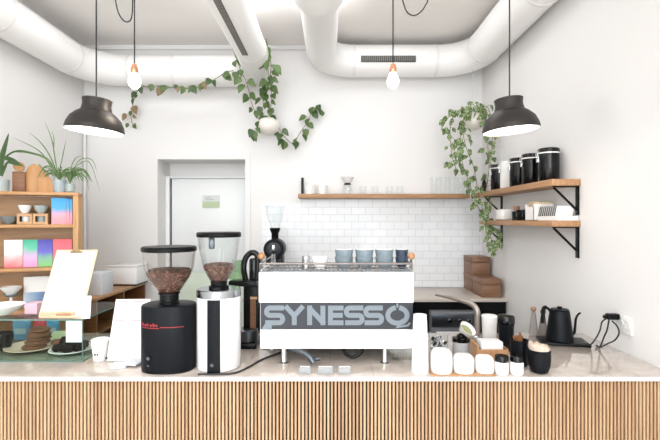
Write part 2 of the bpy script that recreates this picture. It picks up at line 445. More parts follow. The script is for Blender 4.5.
b = M(); b.box(xr-.163, xr-.14, 2.7, 3.3, zr-.03, zr+.03)
b.build('vent_grille', m_ductband, t)

# ---------------------------------------------------------------- service counter
CT = .956
t = thing('service_counter', 'long service counter with vertical wooden slats and polished beige stone top', 'counter', (0, 2.09, 0))
CX0, CX1 = XL+.01, XR-.002
M().box(CX0, CX1, 0, .81, CT-.021, CT, bev=.003).build('worktop', m_stone, t)
M().box(CX0, CX1, -.004, -.0005, CT-.02, CT-.001).build('top_edge', m_cer, t)
b = M(); b.box(CX0+.01, CX1-.005, .045, .76, .02, CT-.022)
b.build('carcass', mat('dark_counter_backing', '#1E140E', .8), t)
m_slat = wood('oak_slats', '#C2A17F', '#AC8A68', 'z', scale=16)
m_slat2 = wood('oak_slats_pale', '#C9AA88', '#B39370', 'z', scale=16)
m_slat3 = wood('oak_slats_brown', '#B69372', '#9C795A', 'z', scale=16)
b = M(); x = CX0+.012; pitch = .0174
while x < CX1-.02:
    b.box(x, x+.0102, .016, .045, .03, CT-.023, random.choice((0, 0, 0, 1, 2)), bev=.0015, seg=1); x += pitch
b.build('slatted_front', [m_slat, m_slat2, m_slat3], t)

# back counter with dishwasher
BT = .965
t = thing('back_counter', 'back worktop on black base against the tiled wall', 'counter', (0, 4.1, 0))
BX0 = -.82
M().box(BX0, XR-.003, 0, .686, BT-.03, BT, bev=.003).build('worktop', mat('pale_beige_top', '#CDC3B8', .3, var=.04, scale=8), t)
M().box(BX0+.02, XR-.01, .03, .68, .02, BT-.032).build('base_cabinet', m_black, t)
t = thing('undercounter_dishwasher', 'stainless undercounter machine with round dials below back worktop', 'dishwasher', (X(455, 4.1), 4.06, 0))
dr_ = M().box(-.24, .2, -.03, .065, .05, .86, bev=.004).build('door', mat('worn_steel_front', '#77767A', .5, .2, var=.05), t)
cp_ = M().box(-.235, .195, -.045, -.031, .72, .84, bev=.003).build('control_panel', m_darksteel, t)
for xx in (-.07, .02, .11):
    b = M(); b.lathe([(0, 0), (.018, 0), (.016, .02), (0, .02)], tf=Matrix.Translation((xx, -.045, .78)) @ Matrix.Rotation(PI/2, 4, 'X')); b.build('dial', m_chrome, cp_)
b = M(); b.tube([(-.2, -.06, .68), (.17, -.06, .68)], .009); b.tube([(-.18, -.06, .68), (-.18, -.03, .68)], .006); b.tube([(.15, -.06, .68), (.15, -.03, .68)], .006); b.build('handle', m_chrome, dr_)

# three wooden boxes
proto = thing('wooden_box', 'brown wooden box nearest the counter edge, beside the stack of two', 'box', ((X(482, 4.16)+.093), 4.16, BT+.001), group='brown wooden boxes')
M().box(-.09, .09, 0, .28, 0, .118, bev=.002).build('box_body', m_boxw, proto)
M().box(-.092, .092, -.002, .282, .121, .178, bev=.002).build('lid', m_boxw, proto)
proto.location.x = min(proto.location.x, XR-.096)
dup(proto, (X(472, 4.47)+.093, 4.47, BT+.001), 'brown wooden box at the bottom of the taller stack')
dup(proto, (X(472, 4.47)+.093, 4.47, BT+.181), 'brown wooden box on top of the taller stack')

# ---------------------------------------------------------------- back wall shelf and right wall shelves
t = thing('wall_shelf', 'long oak shelf on the back wall above the white tiles', 'shelf', (0, 4.6, 1.93))
M().box(X(298, 4.6), 1.464, 0, .198, 0, .044, bev=.003).build('shelf_board', m_oaks, t)
M().box(X(301, 4.75), X(303.5, 4.75), .17, .196, .046, .23).build('upright_strip', m_black, t)
def bracket(t, y, ztop, zbot, reach=.165):
    b = M()
    b.box(XR-.013, XR-.001, y-.014, y+.014, zbot, ztop)
    b.box(XR-.17, XR-.013, y-.012, y+.012, ztop-.008, ztop)
    br_ = b.build('bracket', m_black, t)
    b = M(); b.tube([(XR-reach, y, ztop-.01), (XR-.012, y, ztop-.16)], .008, 6); b.build('brace', m_black, br_)
t = thing('wall_shelf', 'upper oak shelf on the right wall carrying black canisters', 'shelf', (0, 0, 0))
M().box(1.468, XR-.001, 2.91, 4.59, 1.928, 1.972, bev=.003).build('shelf_board', m_oaksy, t)
bracket(t, 2.94, 1.927, 1.733); bracket(t, 4.24, 1.927, 1.733)
t = thing('wall_shelf', 'lower oak shelf on the right wall carrying cups and paper filters', 'shelf', (0, 0, 0))
M().box(1.468, XR-.001, 2.91, 4.33, 1.656, 1.696, bev=.003).build('shelf_board', m_oaksy, t)
bracket(t, 2.94, 1.655, 1.447); bracket(t, 4.24, 1.655, 1.447)

# canisters
def canister(loc, label, body, g='canisters with clip lids'):
    t = thing('clip_canister', label, 'canister', loc, 0, g)
    M().lathe([(0, 0), (.068, 0), (.071, .005), (.071, .2), (0, .2)]).build('canister_body', body, t)
    M().lathe([(0, .2), (.073, .2), (.073, .209), (0, .209)]).build('gasket', m_cer, t)
    M().lathe([(0, .209), (.073, .209), (.073, .232), (.066, .24), (0, .243)]).build('lid', m_blackg if body != m_cer else m_cer, t)
    b = M(); b.tube(smooth([(-.074, -.012, .222), (-.086, -.012, .2), (-.076, -.012, .165)]), .0025); b.tube(smooth([(-.074, .012, .222), (-.086, .012, .2), (-.076, .012, .165)]), .0025)
    b.box(-.083, -.072, -.015, .015, .14, .168, bev=.002); b.build('wire_clip', m_chrome, t)
    return t
c0 = canister((1.57, 3.16, 1.973), 'black clip-lid canister nearest the front end of the upper shelf', m_blackg)
dup(c0, (1.57, 3.43, 1.973), 'black clip-lid canister second from the front end of the upper shelf')
dup(c0, (1.57, 3.66, 1.973), 'black clip-lid canister in the middle of the row, before the white one')
canister((1.57, 3.87, 1.973), 'white clip-lid canister between black ones on the upper shelf', m_cer)
dup(c0, (1.57, 4.09, 1.973), 'black clip-lid canister farthest back, behind the white one')

# lower shelf things
LS = 1.697
def cup_lathe(r0, r1, h, th=.004):
    return [(0, 0), (r0, 0), (r1, h), (r1-th, h), (r0-th, th*1.5), (0, th*1.5)]
b = M(); b.box(-.075, .075, -.09, .09, 0, .1, bev=.02, seg=3)
o = b.build('white_caddy', m_cer, loc=(1.565, 3.9, LS)); tag(o, 'plain white rounded box at the back of the lower shelf', 'box')
t = thing('stick_jar', 'dark jar of wooden stir sticks on the lower shelf', 'jar', (1.56, 3.68, LS))
M().lathe(cup_lathe(.035, .038, .075), seg=20).build('jar', m_blackg, t)
b = M()
for i in range(9):
    a = random.uniform(0, 6.28); rr_ = random.uniform(0, .02)
    b.tube([(rr_*math.cos(a)*.6, rr_*math.sin(a)*.6, .01), (rr_*math.cos(a)*1.5, rr_*math.sin(a)*1.5, .12)], .004, 5)
b.build('stir_sticks', m_knob, t)
t = thing('coffee_mug', 'black mug nearer the front on the lower shelf', 'mug', (1.56, 3.46, LS), group='black mugs on the lower shelf')
M().lathe([(0, 0), (.042, 0), (.046, .006), (.046, .085), (.042, .085), (.042, .01), (0, .01)], seg=24).build('mug_body', m_blackg, t)
b = M(); b.tube(smooth([(-.044, 0, .07), (-.07, 0, .065), (-.07, 0, .03), (-.044, 0, .02)]), .005, 6); b.build('handle', m_blackg, t)
dup(t, (1.56, 3.57, LS), 'black mug standing beside the jar of stir sticks')
t = thing('filter_box', 'white paper-filter box standing open on the lower shelf', 'box', (1.565, 3.29, LS))
b = M(); b.box(-.075, .075, -.07, .07, 0, .004); b.box(-.075, -.071, -.07, .07, 0, .1); b.box(.071, .075, -.07, .07, 0, .12); b.box(-.075, .075, -.07, -.066, 0, .12); b.box(-.075, .075, .066, .07, 0, .12); b.build('carton', m_paper, t)
b = M()
for i in range(7): b.box(-.06, .06, -.055+i*.017, -.051+i*.017, .01, .14, tf=Matrix.Rotation(.08, 4, 'X'))
b.build('filters', mat('unbleached_filter', '#D9C4A0', .85), t)
m_fold = mat('grey_card_edge', '#555250', .7)
for i in range(9):
    y = 3.215-i*.028
    b = M(); b.box(-.06, .06, -.0015, .0015, 0, .105, 0); b.box(-.064, -.06, -.003, .003, 0, .106, 1)
    o = b.build('envelope', [m_paper, m_fold], loc=(1.58, y, LS+.001), rot=(.4, 0, 0)); tag(o, 'thin white packet leaning in the row at the front of the lower shelf', 'packet', 'white packets leaning on the lower shelf')
b = M(); b.box(-.07, -.066, -.14, .14, 0, .03); b.box(-.066, .07, -.14, -.136, 0, .03); b.box(-.066, .07, .136, .14, 0, .03); b.box(-.066, .07, -.136, .136, 0, .0008)
o = b.build('packet_tray', m_cer, loc=(1.58, 3.065, LS)); tag(o, 'low white tray holding the leaning packets', 'tray')

# things on the back shelf
BS = 1.975
def at_bs(px, d=4.68): return (X(px, d), d, BS)
t0 = tag(M().lathe(cup_lathe(.05, .058, .1, .004), seg=24).build('white_beaker', m_cer, loc=at_bs(310)), 'taller white beaker beside the black strip on the back shelf', 'beaker')
tag(M().lathe(cup_lathe(.045, .054, .088, .004), seg=24).build('white_beaker', m_cer, loc=at_bs(322.7)), 'shorter white beaker second from the left on the back shelf', 'beaker')
t = thing('pour_over_dripper', 'white pour-over dripper on a glass server, black collar, on back shelf', 'dripper', at_bs(347.5))
M().lathe([(0, 0), (.05, 0), (.055, .03), (.04, .09), (.04, .1), (.038, .1), (.038, .09), (.052, .03), (.047, .004), (0, .004)], seg=24).build('server', m_glass, t)
M().lathe([(.03, .1), (.045, .1), (.03, .117), (.03, .1)], seg=24).build('collar', m_blackg, t)
M().lathe([(.028, .117), (.07, .18), (.066, .18), (.026, .119), (.028, .117)], seg=24).build('cone', m_cer, t)
def glass_mug(loc, label, h=.085, r=.04, grp='glass cups on the back shelf'):
    t = thing('glass_cup', label, 'cup', loc, 0, grp)
    M().lathe([(0, 0), (r*.9, 0), (r, .01), (r, h), (r-.003, h), (r-.004, .014), (0, .012)], seg=20).build('cup_body', m_gl2, t)
    b = M(); b.tube(smooth([(r, 0, h*.8), (r+.025, 0, h*.7), (r+.022, 0, h*.3), (r, 0, h*.2)]), .004, 6); b.build('handle', m_gl2, t)
    return t
m_gl2 = glass('thick_clear_glass', '#FCFDFD', .9, .3)
g0 = glass_mug(at_bs(363), 'clear glass cup just right of the pour-over dripper')
dup(g0, at_bs(375), 'clear glass cup second from the dripper')
dup(g0, at_bs(389.5), 'clear glass cup third from the dripper')
dup(g0, at_bs(400), 'clear glass cup fourth from the dripper')
g1 = tag(M().lathe([(0, 0), (.036, 0), (.042, .09), (.039, .09), (.034, .006), (0, .006)], seg=20).build('glass_tumbler', m_gl2, loc=at_bs(434)), 'clear tumbler in the group under the hanging plant', 'tumbler', 'tumblers on the right part of the back shelf')
k = 0
for px in (434, 443, 452, 461):
    for lv in (0, 1):
        if px == 434 and lv == 0: continue
        c = g1.copy(); C.objects.link(c); c.location = Vector(at_bs(px))+Vector((0, 0, lv*.091))
        c['label'] = 'clear tumbler in the group under the hanging plant'
tag(M().lathe([(0, 0), (.022, 0), (.022, .12), (.014, .14), (.014, .17), (0, .17)], seg=16).build('black_bottle', m_blackg, loc=(X(484, 4.66)-.0, 4.66, 1.9735)), 'small black bottle in the corner where the shelves meet', 'bottle')
bpy.data.objects['black_bottle'].location.z = BS

# ---------------------------------------------------------------- foliage
def leaf(b, p, dirv, nrm, L, W, mi=0, droop=.25, shape='heart'):
    d = Vector(dirv).normalized(); n = Vector(nrm); n = (n-d*n.dot(d)).normalized(); s = d.cross(n)
    prof = [(-.06, .28), (.0, .55), (.18, .95), (.4, .98), (.62, .72), (.82, .36), (1, 0)] if shape == 'heart' else [(0, .1), (.2, .7), (.45, 1), (.7, .75), (.9, .3), (1, 0)]
    vs = []; fs = []
    for t_, w_ in prof:
        c = Vector(p)+d*(max(t_, 0)*L)-n*(droop*L*t_*t_)
        e = Vector(p)+d*(t_*L)-n*(droop*L*t_*t_)+n*(.12*W*w_)
        vs += [e-s*(W*w_/2), c, e+s*(W*w_/2)]
    for i in range(len(prof)-1):
        a = 3*i; fs += [(a, a+1, a+4, a+3), (a+1, a+2, a+5, a+4)]
    b.add(vs, fs, mi)
def vine(bs, bl, path, n, size=.07, r=.003, spread=.05, mi=(0,), jit=.35, side=None):
    pts = smooth(path, 8); bs.tube(pts, r, 5)
    for i in range(n):
        k = min(len(pts)-1, int((i+random.random()*.6)/n*len(pts))); p = pts[k]
        a = random.uniform(-1, 1)
        off = Vector((a*spread, random.uniform(-.9, .1)*spread, random.uniform(-.6, .5)*spread))
        q = p+off
        bs.tube([p, (p+q)/2+Vector((0, 0, .008)), q], r*.6, 4)
        L = size*random.uniform(.65, 1.2)
        dv = Vector((off.x/spread*.7+random.uniform(-jit, jit), random.uniform(-.5, .1), -1+random.uniform(-.2, .6)))
        nv = Vector((random.uniform(-.9, .9), -1, random.uniform(-.2, .8)))
        leaf(bl, q, dv, nv, L, L*random.uniform(.68, .9), random.choice(mi))

def pot_round(t, r, m, open_=.7):
    b = M(); pr = []
    for i in range(13):
        a = -PI/2+i*PI*.78/12; pr.append((max(0, r*math.cos(a)), r*math.sin(a)))
    pr = [(a*1.12, c*.85) for a, c in pr]
    top = pr[-1]
    pr += [(top[0]-.006, top[1]), (top[0]-.006, top[1]-.02), (0, top[1]-.025)]
    pr[0] = (0, -r*.85)
    b.lathe(pr, seg=28); b.build('pot', m, t)
m_pot = mat('cream_ceramic_pot', '#E9E4DC', .4, var=.02)

# left hanging plant (vines up over the duct, garland to the left, trail to the right)
D = 4.62
o3 = P(268.5, 126, D)
t = thing('hanging_plant', 'trailing vine in a white round pot below the bent duct', 'plant', o3)
pot_round(t, .112, m_pot)
M().tube([(0, 0.06, .05), (0, .176, .05)], .008).build('wall_hook', m_black, t)
bs, bl = M(), M()
def loc(pts): return [P(a, b_, d)-o3 for a, b_, d in pts]
vine(bs, bl, loc([(262, 117, D-.02), (264, 100, 4.58), (268, 85, 4.5), (271, 65, 4.25), (266, 38, 4.15)]), 20, .09, spread=.045, mi=(0, 0, 1))
vine(bs, bl, loc([(268, 117, D-.02), (271, 105, 4.56), (271, 88, 4.48), (268, 70, 4.22), (268, 44, 4.2)]), 16, .085, spread=.05, mi=(0, 1))
vine(bs, bl, loc([(259, 119, D-.02), (252, 104, 4.6), (247, 84, 4.4), (239, 66, 4.37), (232, 47, 4.37)]), 17, .085, spread=.045, mi=(0, 0, 1, 0, 1))
vine(bs, bl, loc([(233, 70, 4.36), (222, 75, 4.44), (210, 82, 4.45), (196, 88, 4.47), (180, 88, 4.47), (166, 87, 4.47), (148, 86, 4.5), (139, 89, 4.55), (134, 100, 4.7), (131, 115, 4.74), (133, 126, 4.74)]), 34, .08, spread=.04, mi=(0, 0, 1, 1, 0, 2), r=.0035)
vine(bs, bl, loc([(262, 118, D-.03), (256, 128, 4.56), (250, 134, 4.6)]), 7, .09, spread=.04, mi=(0, 1))
vine(bs, bl, loc([(276, 118, D-.02), (280, 130, 4.6), (286, 138, 4.66), (293, 143, 4.7), (301, 131, 4.72), (308, 121, 4.74), (312, 110, 4.74), (318, 107, 4.74), (323, 112, 4.74)]), 26, .08, spread=.045, mi=(0, 1, 1))
bl.build('foliage', [m_leaf, m_leafd, mat('brown_dry_leaf', '#8A7458', .6, var=.3)], t, ang=60); bs.build('stems', m_stem, t)

# right hanging plant
D = 4.42
o3 = P(473, 121, D)
t = thing('hanging_plant', 'bushy variegated vine hanging in a cream pot over the shelf corner', 'plant', o3)
pot_round(t, .112, m_pot)
b = M(); b.tube([(0, 0, .07), (0, 0, 1.0)], .003); b.build('hanging_wire', m_steel, t)
bs, bl = M(), M()
vine(bs, bl, loc([(468, 112, D-.05), (460, 110, D-.1), (452, 118, D-.13), (450, 135, D-.13), (452, 155, D-.1), (456, 168, D-.05)]), 26, .068, spread=.06)
vine(bs, bl, loc([(467, 112, D-.05), (457, 112, D-.1), (444, 122, D-.12), (441, 130, D-.12)]), 9, .07, spread=.05)
vine(bs, bl, loc([(466, 112, D-.08), (462, 125, D-.16), (460, 145, D-.15), (463, 165, D-.1), (468, 180, D-.03), (474, 196, D), (480, 212, D-.03)]), 28, .068, spread=.05)
vine(bs, bl, loc([(478, 112, D-.08), (486, 118, D-.14), (487, 140, D-.13), (489, 160, D-.1), (488, 178, D-.05), (484, 196, D-.24)]), 26, .068, spread=.05)
vine(bs, bl, loc([(479, 112, D-.02), (483, 106, D-.04), (489, 110, D-.06), (492, 130, D-.13), (492, 150, D-.1), (490, 168, D-.1)]), 14, .068, spread=.05)
vine(bs, bl, loc([(464, 113, D-.09), (463, 132, D-.18), (467, 150, D-.16), (473, 165, D-.1), (478, 190, D-.24), (484, 215, D-.26), (490, 235, D-.26), (495, 248, D-.26)]), 30, .062, spread=.045)
vine(bs, bl, loc([(487, 200, D-.26), (490, 225, D-.28), (497, 232, D-.27), (496, 250, D-.27)]), 30, .065, spread=.035)
vine(bs, bl, loc([(470, 112, D), (472, 104, D-.05), (476, 108, D-.1)]), 8, .068, spread=.06)
bl.build('foliage', [m_leafv, m_leaf], t, ang=60); bs.build('stems', m_stem, t)

# ---------------------------------------------------------------- left shelf unit
TH = math.radians(20); RO = Vector((-1.945, 3.4, 0)); U = Vector((math.cos(TH), math.sin(TH), 0)); V = Vector((-math.sin(TH), math.cos(TH), 0))
def shp(px, v, z):
    """point at depth v behind the shelf front, seen in picture column px"""
    a = (px-330)/F; q = RO+V*v
    s = (a*q.y-q.x)/(U.x-a*U.y)
    p = q+U*s; p.z = z; return p
SW = .68; SD = .215
t = thing('shelf_unit', 'light oak shelf unit with bowls, books and plants at the left wall', 'shelf unit', RO, TH)
S1, S2, S3, S4 = 1.912, 1.666, 1.338, 1.02
for z in (S1, S2, S3, S4, .55, .1):
    M().box(-SW+.02, -.02 if z != S1 else .0, 0, SD-.012, z-.024, z, bev=.002).build('shelf_board', m_oak, t)
M().box(-SW, -SW+.019, 0, SD, 0, S1-.0255, bev=.002).build('side_panel', m_oakz, t)
M().box(-.02, 0, 0, SD, 0, S1-.0255, bev=.002).build('side_panel', m_oakz, t)
M().box(-.036, -.02, -.001, .018, .1, S1-.0255).build('front_stile', m_oakz, t)
M().box(-SW, 0, SD-.01, SD, .1, S1-.026).build('back_panel', m_backp, t)

def bowl(name, label, px, v, z, r, h, m, group=None):
    b = M(); b.lathe([(0, 0), (r*.42, 0), (r*.45, .004), (r*.8, h*.4), (r, h), (r-.004, h), (r*.76, h*.42), (r*.4, .01), (0, .008)], seg=28)
    return tag(b.build(name, m, loc=shp(px, v, z+.001)), label, 'bowl', group)
bowl('serving_bowl', 'low dark grey bowl on the upper shelf, left of the box of cups', 9, .1, S2, .062, .062, m_bowl)
def cup_box(px, label, mcup):
    t = thing('gift_box', label, 'box', shp(px, .085, S2+.001), TH)
    b = M(); w_, h_, dd = .05, .082, .05
    b.box(-w_, w_, -dd, dd, 0, .003); b.box(-w_, w_, -dd, dd, h_-.003, h_); b.box(-w_, -w_+.003, -dd, dd, .003, h_-.003); b.box(w_-.003, w_, -dd, dd, .003, h_-.003); b.box(-w_, w_, dd-.003, dd, .003, h_-.003)
    b.box(-w_, w_, -dd, -dd+.002, .003, .02); b.box(-w_, w_, -dd, -dd+.002, .062, h_-.003); b.box(-w_, -w_+.018, -dd, -dd+.002, .02, .062); b.box(w_-.018, w_, -dd, -dd+.002, .02, .062)
    b.build('carton', m_kraft, t)
    tag(M().lathe(cup_lathe(.026, .034, .06), seg=24).build('boxed_cup', mcup, loc=shp(px, .09, S2+.006)), label.replace('open kraft box holding', 'cup inside the open kraft box with').replace(' on the', ', on the'), 'cup')
cup_box(26.5, 'open kraft box holding a white cup under the white bowl', m_cer)
cup_box(42, 'open kraft box holding a pale grey cup under the grey-green bowl', m_bowl2)
for o in bpy.data.objects:
    if o.name.startswith('boxed_cup'):
        o['label'] = 'white cup seen through the window of the left kraft box' if o.name == 'boxed_cup' else 'pale grey cup seen through the window of the right kraft box'
bowl('small_bowl', 'white bowl standing on the left kraft box', 25, .085, S2+.084, .046, .062, m_cer)
bowl('small_bowl', 'grey-green bowl standing on the right kraft box', 41, .085, S2+.084, .05, .06, m_bowl2)
def book(px0, px1, z, h, m, label, th=.006, v=.05, lean=0, cat='book', group=None, pages=True):
    a, c = shp(px0, v, z), shp(px1, v, z); wd = (c-a).length
    t = thing('booklet', label, cat, a+Vector((0, 0, .001)), 0, group, rot=(lean, 0, TH))
    M().box(0, wd, 0, .0012, 0, h).build('cover', m, t)
    M().box(0.001, wd-.001, .0013, th, .001, h-.001).build('pages', m_paper, t)
    return t
BG = 'booklets with colour-blend covers'
bb = [(0, '#F79AA5'), (.35, '#F3A5B5'), (.62, '#4FA8DC'), (1, '#2F9FE0')]
mb = gradient('pink_to_blue_cover', bb, 'z', 0, .2)
book(51.5, 66, S2, .203, mb, 'booklet with blue-to-pink cover facing out on the upper shelf', v=.05, group=BG)
book(66.3, 69.4, S2, .2, mb, 'blue-to-pink booklet turned sideways, just behind the front one', v=.055, th=.02, group=BG)
book(69.8, 72.3, S2, .197, mb, 'narrow edge of blue-to-pink booklet nearest the shelf side', v=.06, th=.02, group=BG)
L3 = .21
book(4, 22.6, S3, L3, gradient('white_to_pink_cover', [(0, '#F07C84'), (.3, '#F3B3B5'), (.55, '#F6EDEE'), (1, '#F4F1F2')], 'z', 0, L3), 'booklet with white and pink cover, leftmost on the middle shelf', group=BG, v=.1)
book(23.2, 37.5, S3, L3, gradient('green_to_lilac_cover', [(0, '#E7A0CF'), (.45, '#D5B9DF'), (.7, '#62C5A6'), (1, '#35B08C')], 'z', 0, L3), 'booklet with green to lilac cover, second on the middle shelf', group=BG, v=.1)
book(38, 52.5, S3, L3, gradient('violet_to_green_cover', [(0, '#86C97B'), (.35, '#7FB8A0'), (.55, '#6A66C9'), (1, '#3F3FA8')], 'z', 0, L3), 'booklet with violet to green cover, third on the middle shelf', group=BG, v=.1)
book(53.2, 72, S3, L3, gradient('coral_pink_cover', [(0, '#EE8FA0'), (.5, '#F2788A'), (1, '#F0606C')], 'z', 0, L3), 'booklet with coral pink cover, rightmost on the middle shelf', group=BG, v=.1)
# fourth shelf: dripper stand and box
t = thing('dripper_stand', 'white coffee dripper on a slim stand below the booklets', 'dripper', shp(11, .06, S4+.001))
b = M(); b.lathe([(0, 0), (.045, 0), (.045, .008), (.012, .014), (.01, .1), (.0, .1)], seg=24); b.build('stand', m_cer, t)
b = M(); b.lathe([(.008, .1), (.03, .115), (.04, .135), (.068, .165), (.07, .178), (.065, .178), (.036, .142), (.02, .118), (0, .112)], seg=28); b.build('dripper_cone', m_cer, t)
M().lathe([(.03, .105), (.05, .118), (.05, .124), (.03, .116)], seg=24).build('collar', m_bowl, t)
a_ = shp(37.5, .16, S4+.001)
t = thing('filter_carton', 'white carton with blue lower band beside the white dripper', 'box', a_, TH)
M().box(-.085, .085, -.03, .03, 0, .24, bev=.002).build('carton', m_paper, t)
M().box(-.086, .086, -.031, -.0302, .04, .12).build('blue_band', gradient('blue_wash_print', [(0, '#C7D3E4'), (.5, '#7E9CC2'), (1, '#3E5F93')], 'x', -.09, .09), t)

# ---- on top of the shelf
def leafblade(b, pts, w0, mi=0, n=8):
    """long strap leaf along a smooth path"""
    q = smooth(pts, n); N = len(q); vs = []; fs = []
    for i, p in enumerate(q):
        tt = i/(N-1); ww = w0*(math.sin(PI*min(1, tt*.9+.1))**.7)*(1 if tt < .5 else 1)
        d = (q[min(i+1, N-1)]-q[max(i-1, 0)]).normalized()
        s = d.cross(Vector((.2, -1, .35))).normalized(); nn = s.cross(d)
        if i == N-1: ww = .0005
        vs += [p-s*ww/2+nn*ww*.18, p, p+s*ww/2+nn*ww*.18]
    for i in range(N-1):
        a = 3*i; fs += [(a, a+1, a+4, a+3), (a+1, a+2, a+5, a+4)]
    b.add(vs, fs, mi)
base = shp(2, .1, S1+.001)
t = thing('potted_plant', 'broad-leaved plant in a pale pot at the left end of the shelf top', 'plant', base)
M().lathe([(0, 0), (.045, 0), (.05, .09), (.046, .09), (.042, .075), (0, .075)], seg=24).build('pot', m_bowl2, t)
b = M()
def sp(px, py, dd): return P(px, py, base.y+dd)-base
for pts, w_ in (([(1, 176, 0), (2, 160, -.02), (5, 148, -.03), (9, 133, -.05)], .04), ([(2, 176, 0), (3, 160, -.03), (12, 160, -.06), (24, 167, -.08)], .035),
                ([(2, 176, 0), (4, 160, 0), (18, 151, .0), (42, 155, .02)], .016), ([(1, 176, 0), (-4, 160, -.02), (-12, 150, -.04), (-24, 158, -.05)], .035), ([(1, 176, 0), (-2, 155, .0), (-8, 140, .02), (-16, 132, .03)], .03), ([(2, 176, 0), (8, 163, -.05), (16, 164, -.1), (24, 166, -.1)], .03)):
    leafblade(b, [sp(*p) for p in pts], w_)
b.build('foliage', [m_leafd], t, ang=60)
# boards
t = thing('round_handled_board', 'dark brown board with pale round knob top, standing left on shelf', 'board', shp(19, .1, S1+.001), TH)
M().box(-.042, .042, -.012, .012, 0, .155, bev=.004).build('board_body', m_darkw, t)
M().lathe([(0, -.012), (.036, -.012), (.036, .012), (0, .012)], tf=Matrix.Translation((0, 0, .193)) @ Matrix.Rotation(PI/2, 4, 'X'), seg=28).build('round_top', m_board, t)
def flat_board(name, pts, px, v, label, th=.014):
    a = shp(px, v, S1+.001)
    b = M(); b.prism(pts, a, U, (0, 0, 1), V*th)
    return tag(b.build(name, m_board), label, 'board')
flat_board('chopping_board', [(-.075, 0), (.075, 0), (.075, .14), (.055, .165), (.03, .185), (.018, .21), (-.018, .222), (-.04, .215), (-.062, .19), (-.075, .16)], 37, .12, 'tall beech chopping board standing on the shelf top')
flat_board('wavy_board', [(-.06, 0), (.05, 0), (.06, .03), (.052, .055), (.062, .08), (.045, .105), (.02, .1), (.0, .125), (-.03, .12), (-.06, .13)], 48, .09, 'small scallop-edged board leaning before the tall chopping board')
def spider(px, v, label, potm, blades, h=.1, r=.05):
    base = shp(px, v, S1+.001); t = thing('spider_plant', label, 'plant', base)
    M().lathe([(0, 0), (r*.8, 0), (r, h), (r-.003, h), (r*.8-.003, .004), (0, .004)], seg=24).build('pot', potm, t)
    M().lathe([(0, .012), (r*.78, .012), (r*.88, h*.75), (0, h*.78)], seg=20).build('soil', m_soil if potm != m_glass else m_bowl2, t)
    b = M()
    for pts, w_ in blades:
        leafblade(b, [P(a, c, base.y+dd)-base for a, c, dd in pts], w_)
    rnd = random.Random(px)
    for i in range(26):
        a = rnd.uniform(0, 2*PI); L = rnd.uniform(.1, .2); e = Vector((math.cos(a), math.sin(a)*.45, 0))
        leafblade(b, [Vector((0, 0, h*.8)), Vector((0, 0, h*.8+L*.5))+e*L*.25, Vector((0, 0, h*.8+L*.6))+e*L*.7, Vector((0, 0, h*.8+L*.1))+e*L*1.1], .008)
    b.build('foliage', m_spider, t, ang=60)
spider(59.5, .1, 'grassy plant with long arching blades in a pale glazed pot', m_cup2, [
    ([(58, 177, 0), (50, 165, -.02), (38, 150, -.03), (12, 137, -.04)], .009), ([(58, 177, 0), (52, 160, 0), (42, 144, 0), (29, 132, .0)], .009),
    ([(58, 177, 0), (55, 158, .01), (52, 140, .02), (45, 121, .02)], .009), ([(58, 177, 0), (54, 152, 0), (54, 140, 0), (52, 130, 0)], .008),
    ([(58, 177, 0), (48, 160, -.04), (30, 153, -.06), (14, 152, -.08)], .018), ([(57, 177, 0), (47, 172, -.02), (42, 168, -.03), (38, 163, -.04)], .012),
    ([(58, 177, 0), (62, 160, -.02), (64, 150, -.03), (66, 140, -.03)], .008)])
spider(70, .1, 'small grassy plant in a clear glass at the right end of the shelf top', m_glass, [
    ([(70, 176, 0), (78, 165, 0), (90, 163, 0), (100, 192, 0)], .007), ([(70, 176, 0), (76, 168, 0), (85, 172, 0), (89, 192, 0)], .007), ([(70, 176, 0), (80, 160, .02), (92, 160, .02), (97, 172, .02)], .007),
    ([(70, 176, 0), (72, 165, 0), (76, 158, 0), (82, 156, 0)], .008)], h=.09, r=.045)
tag(M().box(0, .002, 0, .002, 0, .002).build('wall_rail', m_steel), 'x', 'x')
bpy.data.objects.remove(bpy.data.objects['wall_rail'])
t = thing('wall_hook_rail', 'small grey metal rail on left wall behind the shelf unit', 'rail', (XL, 4.5, Z(221, 4.5)))
b = M(); b.box(.001, .012, -.18, .18, -.012, .012, bev=.003); b.build('rail', m_steel, t)
for yy in (-.12, 0, .12):
    b = M(); b.tube(smooth([(.012, yy, 0), (.06, yy, -.01), (.075, yy, .02)]), .006); b.build('hook', m_steel, t)

# ---------------------------------------------------------------- low side cabinet, back left
t = thing('side_cabinet', 'open wooden side cabinet along the left wall in the back corner', 'cabinet', (0, 0, 0))
SX0, SX1, SY0, SY1 = XL+.01, -1.955, 3.7, 4.68
M().box(SX0, SX1, SY0, SY1, 1.02, 1.045, bev=.002).build('cabinet_top', m_oaksy, t)
for y in (SY0, (SY0+SY1)/2, SY1-.02):
    M().box(SX0, SX1-.01, y, y+.02, 0, 1.019).build('side_panel', m_darkw, t)
for z in (.1, .45, .75):
    for y0, y1 in ((SY0+.021, (SY0+SY1)/2-.001), ((SY0+SY1)/2+.021, SY1-.021)):
        M().box(SX0+.011, SX1-.012, y0, y1, z-.02, z).build('inner_shelf', m_darkw, t)
M().box(SX0, SX0+.01, SY0+.02, SY1-.02, .1, 1.015).build('back_panel', m_darkw, t)
t = thing('white_appliance', 'white box-shaped appliance on the side cabinet beside the doorway', 'appliance', (-2.07, 4.52, 1.046))
M().box(-.17, .15, -.15, .15, .012, .185, bev=.012).build('housing', m_white, t)
M().box(-.16, .14, -.14, .14, 0, .011).build('dark_foot', m_black, t)
M().box(-.17, .15, -.15, .15, .186, .2, bev=.004).build('lid', m_cer, t)
